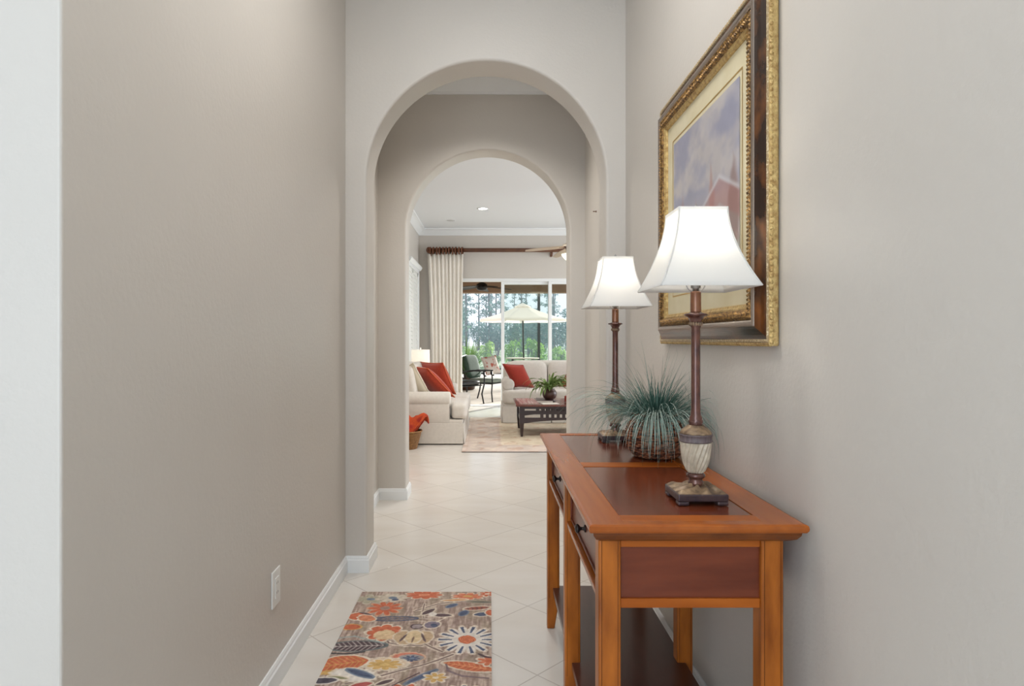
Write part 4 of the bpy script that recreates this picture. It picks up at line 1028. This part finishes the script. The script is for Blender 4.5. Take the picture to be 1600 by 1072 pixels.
# ------------------------------------------------------------------ area rug
def area_rug():
    x0, x1, y0, y1 = -0.292, 2.35, 6.6, 9.50
    t = thing('area_rug', (x0, y0, 0), 'faded pink and gold patterned area rug under the coffee table', 'rug')
    w, l = x1 - x0, y1 - y0
    def col(U, V):
        n = fbm(U, V, 6, 5, 4); n2 = fbm(U + 4, V, 16, 9, 3)
        m = np.minimum(np.minimum(U, w - U), np.minimum(V, l - V))
        field = np.array([206, 190, 166.]) + (n - 0.5)[..., None] * np.array([50, 50, 50.])
        bord = np.array([204, 188, 176.]) + (n - 0.5)[..., None] * np.array([44, 40, 36.])
        k = np.clip((m - 0.40) * 30, 0, 1)[..., None]; s = bord * (1 - k) + field * k
        line = np.clip(1 - np.abs(m - 0.40) / 0.018, 0, 1)[..., None] * 0.5; s = s * (1 - line) + np.array([176, 146, 134.]) * line
        line = np.clip(1 - np.abs(m - 0.05) / 0.018, 0, 1)[..., None] * 0.4; s = s * (1 - line) + np.array([186, 160, 146.]) * line
        fl = (np.sin(U * 16 + n * 4) * np.sin(V * 16 + n2 * 4) > 0.55)[..., None] * 0.35; s = s * (1 - fl) + np.array([180, 136, 112.]) * fl
        sp = (n2 > 0.63)[..., None] * 0.4; s = s * (1 - sp) + np.array([232, 218, 196.]) * sp
        return np.clip(s, 0, 255)
    grid_obj('pile', 0, w, 0, l, 170, 190, col, lambda u, v: (u, v, 0.0075), M['area_rug'], t)
    MB().box(0, w, 0, l, 0.0002, 0.007).build('binding', M['rug_edge'], t)
area_rug()

# ------------------------------------------------------------------ basket with a throw
def basket():
    cx, cy = -0.90, 6.85
    t = thing('wicker_basket', (cx, cy, 0), 'round tan wicker basket on the floor beside the left sofa', 'basket')
    pr = [(0.118 + 0.050 * i / 23, 0.008 * i) for i in range(24)]
    MB().lathe(pr, seg=120, fn=lambda a, z, r: r + 0.004 * math.sin(22 * a + PI * round(z / 0.008)), caps=False).lathe([(0.10, 0.001), (0.119, 0.004)], seg=40).build('basket_body', M['wicker2'], t)
    MB().tube([(0.170 * math.cos(2 * PI * k / 48), 0.170 * math.sin(2 * PI * k / 48), 0.187) for k in range(48)], 0.009, 8, closed=True).build('basket_rim', M['wicker2'], t, True)
    mb = MB(); rnd = random.Random(2)
    N = 26; vs = []
    for j in range(N):
        for i in range(N):
            u, v = -1 + 2 * i / (N - 1), -1 + 2 * j / (N - 1)
            r = math.hypot(u, v); a = math.atan2(v, u)
            k = 0.150 * max(abs(u), abs(v)); x, y = k * math.cos(a), k * math.sin(a)
            z = 0.18 + 0.15 * max(0, 1 - r * r) ** 0.6 + 0.035 * math.sin(5 * a + 4 * r) * (0.3 + r) + 0.02 * math.sin(9 * u + 3 * v)
            if u > 0.4 and abs(v) < 0.9:   # corner sticking out over the rim
                q = (u - 0.4) / 0.6; x += 0.10 * q; z += 0.13 * q
            vs.append((x, y, z))
    fs = [(j * N + i, j * N + i + 1, (j + 1) * N + i + 1, (j + 1) * N + i) for j in range(N - 1) for i in range(N - 1)]
    o = mb.add(vs, fs).build('throw_blanket', M['throw'], None, True, loc=(cx, cy, 0))
    md = o.modifiers.new('thick', 'SOLIDIFY'); md.thickness = 0.012
    tag(o, 'crumpled orange and red throw stuffed in the wicker basket', 'blanket')
basket()

# ------------------------------------------------------------------ end table and its lamp behind the sofa
def end_table():
    cx, cy = -0.95, 9.42
    t = thing('end_table', (cx, cy, 0), 'brown end table hidden behind the far arm of the left sofa', 'table')
    MB().box(-0.25, 0.25, -0.25, 0.25, 0.56, 0.59).build('table_top', M['wood_end'], t, bevel=0.004)
    for sx in (-1, 1):
        for sy in (-1, 1): MB().taper((sx * 0.22 - 0.014, sx * 0.22 + 0.014, sy * 0.22 - 0.014, sy * 0.22 + 0.014), (sx * 0.22 - 0.02, sx * 0.22 + 0.02, sy * 0.22 - 0.02, sy * 0.22 + 0.02), 0, 0.56).build('leg', M['wood_end'], t)
    MB().box(-0.21, 0.21, -0.21, 0.21, 0.15, 0.17).build('shelf', M['wood_end'], t)
    l = thing('table_lamp', (-1.02, 9.42, 0.59), 'small lamp with a plain white drum shade in front of the curtain', 'lamp')
    MB().lathe([(0.07, 0), (0.07, 0.012), (0.03, 0.02), (0.05, 0.06), (0.055, 0.09), (0.03, 0.13), (0.012, 0.15), (0.012, 0.22)], seg=24).build('base', M['pot'], l, True)
    s = MB().lathe([(0.137, 0.165), (0.137, 0.168), (0.134, 0.42), (0.134, 0.423)], seg=32, caps=False).build('lamp_shade', M['shade'], l, True)
    md = s.modifiers.new('thick', 'SOLIDIFY'); md.thickness = 0.0015
    MB().tube([(0, 0, 0.20), (0, 0, 0.43)], 0.003, 6).tube([(-0.133, 0, 0.415), (0.133, 0, 0.415)], 0.002, 6).rounded((0, 0, 0.442), (0.013, 0.013, 0.015), 2, 5).build('finial', M['plate'], l, True)
    MB().rounded((0, 0, 0.28), (0.025, 0.025, 0.035), 2, 5).build('bulb', M['bulb'], l, True)
    d = bpy.data.lights.new('lamp_glow', 'POINT'); d.energy = 2.0; d.color = (1, 0.9, 0.78); d.shadow_soft_size = 0.03
    lo = bpy.data.objects.new('lamp_glow', d); C.objects.link(lo); lo.parent = l; lo.location = (0, 0, 0.33)
end_table()

# ------------------------------------------------------------------ curtain rod and drape
def drapery():
    ry, rz = 10.96, 2.693
    t = thing('curtain_rod', (0, ry, rz), 'thick walnut curtain rod running above the sliding glass door', 'curtain rod')
    MB().tube([(-1.04, 0, 0), (3.3, 0, 0)], 0.036, 20).build('rod', M['rod'], t, True)
    f = MB()
    pr = [(0.036, 0), (0.050, 0.012), (0.050, 0.02), (0.034, 0.03), (0.052, 0.055), (0.056, 0.075), (0.045, 0.10), (0.02, 0.118), (0.001, 0.122)]
    f.lathe(pr, seg=20); f.v = [(-1.00 - z * 0.75, x, y) for x, y, z in f.v]
    f.build('finial', M['ring'], t, True)
    for bx in (-1.01, 1.06, 3.2):
        MB().box(bx - 0.014, bx + 0.014, -0.02, 0.138, -0.07, -0.036).box(bx - 0.02, bx + 0.02, 0.125, 0.138, -0.10, 0.02).box(bx - 0.012, bx + 0.012, -0.012, 0.012, -0.105, -0.05).build('bracket', M['rod'], t, bevel=0.003)
    c = thing('curtain', (0, ry, 0), 'ivory pleated floor-length curtain on the left of the sliding door', 'curtain')
    N = 220; nz = 14; vs = []; n = 9
    for j in range(nz + 1):
        q = j / nz; z = 0.015 + (rz - 0.070 - 0.015) * q
        xa = -1.015 + (-1.08 + 1.015) * q ** 3; xb = -0.478 + (-0.455 + 0.478) * q ** 2
        for i in range(N + 1):
            u = i / N; ph = u * n * 2 * PI + 0.5 * math.sin(u * 9 + q * 1.4)
            amp = 0.020 + 0.012 * (1 - q)
            x = xa + (xb - xa) * u + 0.006 * math.sin(2 * ph)
            y = amp * math.sin(ph) * (0.8 + 0.3 * math.sin(u * 23)) + 0.004 * math.sin(ph * 3)
            vs.append((x, y - 0.01, z))
    fs = [(j * (N + 1) + i, j * (N + 1) + i + 1, (j + 1) * (N + 1) + i + 1, (j + 1) * (N + 1) + i) for j in range(nz) for i in range(N)]
    p = MB().add(vs, fs).build('drape', M['curtain'], c, True)
    md = p.modifiers.new('thick', 'SOLIDIFY'); md.thickness = 0.003
    rg = MB().tube([(0.004 * math.sin(k * 2.2), 0.056 * math.cos(2 * PI * k / 28), 0.056 * math.sin(2 * PI * k / 28)) for k in range(28)], 0.0125, 8, closed=True)
    proto = None
    for k in range(11):
        x = -1.02 + 0.0545 * k
        if proto is None: proto = rg.build('ring', M['ring'], c, True); o = proto
        else: o = proto.copy(); C.objects.link(o); o.parent = c
        o.location = (x, 0, rz - 0.012); o.rotation_euler = (0, 0, random.uniform(-0.25, 0.25))
drapery()

# ------------------------------------------------------------------ ceiling fan, downlight, speaker
def ceiling_fan(name, loc, drop, ceil, m_blade, m_metal, angs, L, label, bowl=True, w=0.13):
    t = thing(name, loc, label, 'ceiling fan')
    MB().tube([(0, 0, 0.05), (0, 0, ceil - loc[2] - 0.03)], 0.014, 12).build('downrod', m_metal, t, True)
    MB().lathe([(0.07, ceil - loc[2] - 0.001), (0.065, ceil - loc[2] - 0.03), (0.02, ceil - loc[2] - 0.07)], seg=24).build('canopy', m_metal, t, True)
    MB().lathe([(0.05, -0.09), (0.10, -0.07), (0.12, -0.02), (0.11, 0.04), (0.05, 0.08)], seg=28).build('motor', m_metal, t, True)
    for a in angs:
        m = MB(); ca, sa = math.cos(a), math.sin(a); pit = 0.19
        pts = []
        for i in range(9):
            q = i / 8; x = 0.14 + (L - 0.14) * q; hw = w / 2 * (0.7 + 0.3 * math.sin(PI * min(1, q * 0.9 + 0.1))) * (1 if q < 0.95 else 0.7)
            for s in (-1, 1):
                for dz in (0, 0.007): pts.append((x * ca - s * hw * sa, x * sa + s * hw * ca, -0.015 - 0.05 * q + s * hw * pit + dz))
        fs = []
        for i in range(8):
            b = i * 4; n = b + 4
            fs += [(b, n, n + 2, b + 2), (b + 1, b + 3, n + 3, n + 1), (b, b + 1, n + 1, n), (b + 2, n + 2, n + 3, b + 3)]
        fs += [(0, 2, 3, 1), (32, 33, 35, 34)]
        b = m.add(pts, fs).build('blade', m_blade, t)
        MB().tube([(0.09 * ca, 0.09 * sa, -0.01), (0.2 * ca, 0.2 * sa, -0.012)], 0.012, 8).build('blade_arm', m_metal, b)
    if bowl: MB().lathe([(0.001, -0.20), (0.06, -0.192), (0.12, -0.165), (0.16, -0.12), (0.165, -0.10), (0.05, -0.09)], seg=28).build('light_bowl', M['bowl'], t, True)
    return t
ceiling_fan('ceiling_fan', (1.06, 8.0, 2.33), 0.7, CE, M['blade'], M['fan_metal'], [math.radians(180 + 4), math.radians(252), math.radians(324), math.radians(36), math.radians(108)], 0.62, 'ceiling fan with pale wood blades and a lit bowl in the living room', w=0.10)
def downlight(x, y, label, ew=60):
    t = thing('recessed_light', (x, y, CE), label, 'ceiling light')
    MB().lathe([(0.062, 0), (0.085, 0), (0.088, -0.004), (0.070, -0.007), (0.062, -0.004)], seg=32, caps=False).build('trim_ring', M['trim'], t, True)
    MB().lathe([(0.001, -0.003), (0.062, -0.003)], seg=32, caps=False).build('lens', M['downlight'], t)
    d = bpy.data.lights.new('downlight_beam', 'SPOT'); d.energy = ew; d.spot_size = math.radians(120); d.spot_blend = 0.8; d.color = (1, 0.95, 0.89); d.shadow_soft_size = 0.06
    o = bpy.data.objects.new('downlight_beam', d); C.objects.link(o); o.parent = t; o.location = (0, 0, -0.02)
downlight((754.5 - 765.5) / 1000 * 9.37, 9.37, 'lit round recessed light in the living room ceiling seen through both arches', 34)
downlight(0.0, 6.1, 'added unseen round recessed light above the front edge of the area rug', 105)  # added out of view to light the sofa's near side and the floor
downlight(-0.05, 4.0, 'added unseen round recessed light in the low hall ceiling between the two arches', 52)  # added out of view to lift the dim hall between the arches
sp = thing('ceiling_speaker', ((704.5 - 765.5) / 1000 * 10.3, 10.3, CE), 'small round grey grille flush in the living room ceiling near the curtain', 'ceiling speaker')
MB().lathe([(0.07, 0), (0.068, -0.004), (0.001, -0.005)], seg=28, caps=False).build('grille', M['vent'], sp, True)
MB().lathe([(0.07, 0), (0.08, -0.001), (0.078, -0.006), (0.07, -0.005)], seg=28, caps=False).build('grille_rim', M['trim'], sp, True)

# ------------------------------------------------------------------ lanai and garden
struct(MB().box(-6, 8, 11.19, 24, -0.16, -0.03).build('patio_slab', M['deck']))
struct(MB().box(-60, 60, 24, 110, -0.4, -0.06).box(-60, -6, 11.3, 24, -0.4, -0.06).box(8, 60, 11.3, 24, -0.4, -0.06).build('ground', M['lawn']))
struct(MB().box(-6, 8, 11.3, 16.0, 2.75, 2.95).build('patio_roof', M['soffit']))
struct(MB().box(-6, 8, 15.5, 15.9, 2.30, 2.75).build('patio_beam', M['soffit']))
struct(MB().box(-6, XV - 0.17, 11.15, 11.3, -0.1, 2.95).build('wall_patio_left', M['soffit']))
struct(MB().box(-6.3, -6, 11.3, 15.9, -0.1, 2.75).build('wall_patio_end', M['soffit']))
for px in (-3.4, 5.0): struct(MB().box(px, px + 0.35, 15.52, 15.88, -0.04, 2.30).build('patio_pillar', M['soffit'], bevel=0.01))
def cage():
    t = thing('screen_enclosure', (0, 22.0, -0.03), 'dark framed screen enclosure around the patio', 'screen enclosure')
    for x in (-5.9, -3.6, -1.05, 1.68, 4.4, 7.9): MB().box(x - 0.045, x + 0.045, -0.03, 0.03, 0, 3.4).build('post', M['dark_frame'], t)
    MB().box(-5.95, 7.95, -0.03, 0.03, 3.4, 3.5).build('beam', M['dark_frame'], t)
    MB().box(-5.95, 7.95, -0.025, 0.025, 0, 0.06).build('sill', M['dark_frame'], t)
    MB().box(-5.9, 7.9, -0.002, 0.002, 0.06, 3.4).build('screen_mesh', mat_screen('insect_screen'), t)
cage()
def parasol():
    cx, cy = (816.5 - 765.5) / 1000 * 19.6, 19.6
    g = -0.03; t = thing('patio_umbrella', (cx, cy, g), 'open cream patio umbrella seen through the sliding glass door', 'umbrella')
    apex, rim, R, n = 2.27 - g, 1.76 - g, 1.40, 8
    vs = []; rings = [(0.0, apex), (0.20, apex - 0.115), (0.5, apex - 0.235), (0.85, apex - 0.36), (1.15, apex - 0.445), (R, rim)]
    seg = 32
    def rr(a, r): # straight hem between the ribs
        q = ((a / (2 * PI / n)) % 1) - 0.5; return r * math.cos(PI / n) / math.cos(q * 2 * PI / n)
    mb = MB(); vs = []
    for (r, z) in rings[1:]:
        for k in range(seg):
            a = 2 * PI * k / seg + 0.001; q = abs(((a / (2 * PI / n)) % 1) - 0.5) * 2
            R2 = rr(a + PI / n * 0, r); vs.append((R2 * math.cos(a + PI / n), R2 * math.sin(a + PI / n), z + 0.0 - 0.02 * (1 - q) * r / R))
    m = len(rings) - 1; fs = []
    for i in range(m - 1):
        for k in range(seg): fs.append((i * seg + k, i * seg + (k + 1) % seg, (i + 1) * seg + (k + 1) % seg, (i + 1) * seg + k))
    # valance hem
    base = (m - 1) * seg; hem = [(v[0] * 1.004, v[1] * 1.004, v[2] - 0.05) for v in vs[base:base + seg]]
    vs += hem
    for k in range(seg): fs.append((base + k, base + (k + 1) % seg, base + seg + (k + 1) % seg, base + seg + k))
    cn = mb.add(vs, fs).build('canopy', M['canvas'], t, True)
    MB().lathe([(0.27, apex - 0.115), (0.14, apex - 0.05), (0.02, apex)], seg=16, caps=False).build('vent', M['canvas'], cn, True)
    MB().tube([(0.05, 0, 0.02), (0.02, 0, 1.2), (0, 0, apex - 0.02)], 0.024, 10).build('pole', M['dark_frame'], t, True)
    MB().lathe([(0.28, 0), (0.28, 0.05), (0.08, 0.08), (0.04, 0.25)], seg=20).build('stand', M['dark_frame'], t, True)
    for k in range(n):
        a = 2 * PI * k / n + PI / n
        rb = MB().tube([(0.02 * math.cos(a), 0.02 * math.sin(a), apex - 0.05), (0.62 * math.cos(a), 0.62 * math.sin(a), apex - 0.30), ((R - 0.03) * math.cos(a), (R - 0.03) * math.sin(a), rim - 0.015)], 0.008, 6).build('rib', M['dark_frame'], t, True)
        MB().tube([(0.03 * math.cos(a), 0.03 * math.sin(a), apex - 0.52), (0.62 * math.cos(a), 0.62 * math.sin(a), apex - 0.31)], 0.006, 6).build('strut', M['dark_frame'], rb, True)
    p = thing('patio_table', (cx, cy, g), 'round patio table under the cream umbrella', 'table')
    MB().lathe([(0.045, 0.60), (0.045, 0.63), (0.50, 0.63), (0.52, 0.615), (0.50, 0.60)], seg=36).build('table_top', M['deck'], p)
    for k in range(4):
        a = PI / 4 + PI / 2 * k; MB().tube([(0.44 * math.cos(a), 0.44 * math.sin(a), 0.6), (0.40 * math.cos(a), 0.40 * math.sin(a), 0.0)], 0.02, 8).build('leg', M['dark_frame'], p, True)
parasol()
ceiling_fan('patio_fan', ((753 - 765.5) / 1000 * 13.2, 13.2, 2.26), 0.5, 2.75, M['dark_frame'], M['black'], [math.radians(a) for a in (10, 82, 154, 226, 298)], 0.62, 'dark patio ceiling fan seen through the glass door', bowl=False, w=0.15)

def iron_chair(loc, rz, m_seat, m_back, label):
    t = thing('patio_chair', loc, label, 'chair', rz)
    # local: front -y, seat 0.38 high
    for sx in (-1, 1):
        MB().tube([(sx * 0.29, -0.30, 0.0), (sx * 0.27, -0.27, 0.18), (sx * 0.30, -0.30, 0.36), (sx * 0.31, -0.30, 0.58)], 0.014, 8).build('leg', M['black'], t, True)
        MB().tube([(sx * 0.27, 0.34, 0.0), (sx * 0.26, 0.28, 0.18), (sx * 0.28, 0.26, 0.36)], 0.014, 8).build('leg', M['black'], t, True)
        sc = [(sx * 0.31, -0.32 + 0.045 * math.cos(a), 0.56 + 0.045 * math.sin(a)) for a in np.linspace(-2.2, PI / 2, 12)]
        MB().tube([(sx * 0.30, 0.30, 0.56), (sx * 0.32, 0.0, 0.605)] + sc[::-1], 0.014, 8).build('armrest', M['black'], t, True)
    MB().tube([(-0.28, 0.26, 0.34), (-0.29, 0.36, 0.62), (-0.27, 0.44, 0.84), (0, 0.46, 0.88), (0.27, 0.44, 0.84), (0.29, 0.36, 0.62), (0.28, 0.26, 0.34)], 0.013, 8).build('back_frame', M['black'], t, True)
    MB().box(-0.28, 0.28, -0.28, 0.27, 0.335, 0.352).build('seat_frame', M['black'], t, bevel=0.004)
    MB().rounded((0, -0.01, 0.395), (0.275, 0.275, 0.045), 5, 8).build('seat_cushion', m_seat, t, True)
    b = MB().rounded((0, 0, 0), (0.265, 0.045, 0.235), 5, 8); ca, sa = math.cos(-0.28), math.sin(-0.28)
    b.v = [(x, 0.315 + y * ca - z * sa, 0.655 + y * sa + z * ca) for x, y, z in b.v]
    b.build('back_cushion', m_back, t, True)
    return t
iron_chair((-0.08, 12.55, -0.03), math.radians(62), M['grey_seat'], M['green_sling'], 'black iron patio chair with dark green back cushion outside the glass door')
pillow('throw_pillow', (0.02, 12.42, 0.66), (0.14, 0.10, 0.02), (-0.05, 0.03, 0.17), 0.06, M['pale_floral'], M['pale_floral'], 'pale rose printed pillow on the green cushioned patio chair')
iron_chair((-0.53, 11.85, -0.03), math.radians(48), M['black_cushion'], M['leaf_print'], 'black patio chair with leaf printed back cushion at the edge of the curtain')

def palm(loc, label):
    t = thing('spiky_palm', loc, label, 'plant')
    rnd = random.Random(9); mb = MB()
    for k in range(70):
        a = rnd.uniform(0, 2 * PI); e = rnd.uniform(0.15, 1.35); L = rnd.uniform(0.6, 1.05); n = 5; vs = []
        ca, sa = math.cos(a), math.sin(a); x = 0.03; z = 0.35; ang = e
        for i in range(n + 1):
            w = 0.028 * (1 - i / n) ** 0.7 + 0.001; vs += [(x * ca - sa * w, x * sa + ca * w, z), (x * ca + sa * w, x * sa - ca * w, z)]
            x += L / n * math.sin(ang); z += L / n * math.cos(ang); ang += 0.09
        mb.add(vs, [(2 * i, 2 * i + 1, 2 * i + 3, 2 * i + 2) for i in range(n)])
    mb.build('leaves', M['palm'], t)
    MB().lathe([(0.10, 0), (0.09, 0.2), (0.07, 0.38)], seg=14).build('trunk', M['bark'], t, True)
    MB().lathe([(0.16, 0.0), (0.19, 0.02), (0.23, 0.25), (0.24, 0.28), (0.20, 0.28)], seg=20).build('pot', M['pot'], t, True)
palm((-0.55, 15.2, -0.03), 'spiky potted palm behind the patio chairs')

def leaf_cloud(mb, rnd, c, r, n, size, mi=0):
    for k in range(n):
        while True:
            p = Vector((rnd.uniform(-1, 1), rnd.uniform(-1, 1), rnd.uniform(-1, 1)))
            if p.length < 1: break
        p = p * (0.55 + 0.45 * rnd.random()) 
        q = Vector((c[0] + p.x * r[0], c[1] + p.y * r[1], c[2] + p.z * r[2]))
        d = Vector((rnd.uniform(-1, 1), rnd.uniform(-1, 1), rnd.uniform(-0.6, 1))).normalized(); e = d.cross(Vector((rnd.uniform(-1, 1), rnd.uniform(-1, 1), rnd.uniform(-1, 1)))).normalized()
        s = size * rnd.uniform(0.6, 1.4)
        mb.add([q - d * s, q + e * s * 0.35, q + d * s, q - e * s * 0.35], [(0, 1, 2, 3)], mi)
def pine_proto(seed, h):
    rnd = random.Random(seed)
    t = thing('pine_tree', (0, 0, 0), 'tall thin pine trunk in the woods beyond the patio screen', 'tree', group='pines in the woods')
    lean = rnd.uniform(-0.3, 0.3)
    MB().tube([(0, 0, -0.05), (lean * 0.2, 0, h * 0.3), (lean * 0.6, 0, h * 0.65), (lean, 0, h)], [0.14, 0.12, 0.09, 0.03], 10).build('trunk', M['bark'], t, True)
    mb = MB()
    for k in range(15):
        z = h * (0.16 + 0.84 * k / 14); a = rnd.uniform(0, 2 * PI); d = rnd.uniform(0.2, 0.75)
        leaf_cloud(mb, rnd, (d * math.cos(a), d * math.sin(a), z), (0.6, 0.6, 0.38), 48, 0.14)
    mb.build('foliage', M['pine1'], t)
    return t
def bush_proto(name, seed, h, w, m, size, label, cat, group, n=420):
    rnd = random.Random(seed); t = thing(name, (0, 0, 0), label, cat, group=group)
    mb = MB()
    for k in range(9):
        a = rnd.uniform(0, 2 * PI); d = rnd.uniform(0, w * 0.55); z = h * rnd.uniform(0.25, 0.85)
        leaf_cloud(mb, rnd, (d * math.cos(a), d * math.sin(a), z), (w * 0.5, w * 0.5, h * 0.22), n // 9, size)
    mb.build('foliage', m, t)
    st = MB()
    for k in range(4):
        a = rnd.uniform(0, 2 * PI); st.tube([(0, 0, -0.05), (w * 0.2 * math.cos(a), w * 0.2 * math.sin(a), h * 0.35), (w * 0.35 * math.cos(a), w * 0.35 * math.sin(a), h * 0.75)], [0.03 * h / 2, 0.02 * h / 2, 0.006], 6)
    st.build('stems', M['bark'], t)
    return t
rnd = random.Random(21)
placed = []
def spots(n, xr, yr, sr, gap):
    out = []; tries = 0
    while len(out) < n and tries < 4000:
        tries += 1
        y = rnd.uniform(*yr); k = y / 40.0; x = rnd.uniform(xr[0] * k, xr[1] * k); s = rnd.uniform(*sr)
        if all(math.hypot(x - p[0], y - p[1]) > (gap * s + p[2]) for p in placed):
            placed.append((x, y, gap * s)); out.append((x, y, s))
    return out
def scatter(protos, places):
    for i, (x, y, s) in enumerate(places):
        o = protos[i] if i < len(protos) else copy_tree(protos[i % len(protos)])
        o.location = (x, y, -0.06); o.rotation_euler = (0, 0, rnd.uniform(0, 6.28)); o.scale = (s, s, s)
shrub_places = [(-2.0 + 0.95 * (k // 2) + (0.45 if k % 2 else 0) + rnd.uniform(-0.08, 0.08), 26.2 + 1.9 * (k % 2) + rnd.uniform(-0.1, 0.1), rnd.uniform(0.55, 1.12)) for k in range(15)]
scatter([bush_proto('leafy_shrub', 51, 1.25, 0.44, M['shrub'], 0.075, 'bright green leafy shrub at the edge of the woods behind the umbrella', 'shrub', 'bright shrubs behind the patio', 420),
         bush_proto('leafy_shrub', 52, 1.0, 0.46, M['shrub'], 0.075, 'bright green leafy shrub at the edge of the woods behind the umbrella', 'shrub', 'bright shrubs behind the patio', 420)], shrub_places)
scatter([pine_proto(31, 9.5), pine_proto(32, 10.5), pine_proto(33, 10)], spots(28, (-3.0, 6.0), (40, 92), (0.72, 0.95), 1.1))
scatter([bush_proto('understory_tree', 41, 3.6, 1.3, M['pine2'], 0.13, 'dull green understory tree among the pines beyond the patio', 'tree', 'understory trees in the woods', 620),
         bush_proto('understory_tree', 42, 2.9, 1.4, M['pine1'], 0.13, 'dull green understory tree among the pines beyond the patio', 'tree', 'understory trees in the woods', 620)],
        spots(30, (-3.0, 6.0), (30.5, 85), (0.7, 1.1), 0.95))
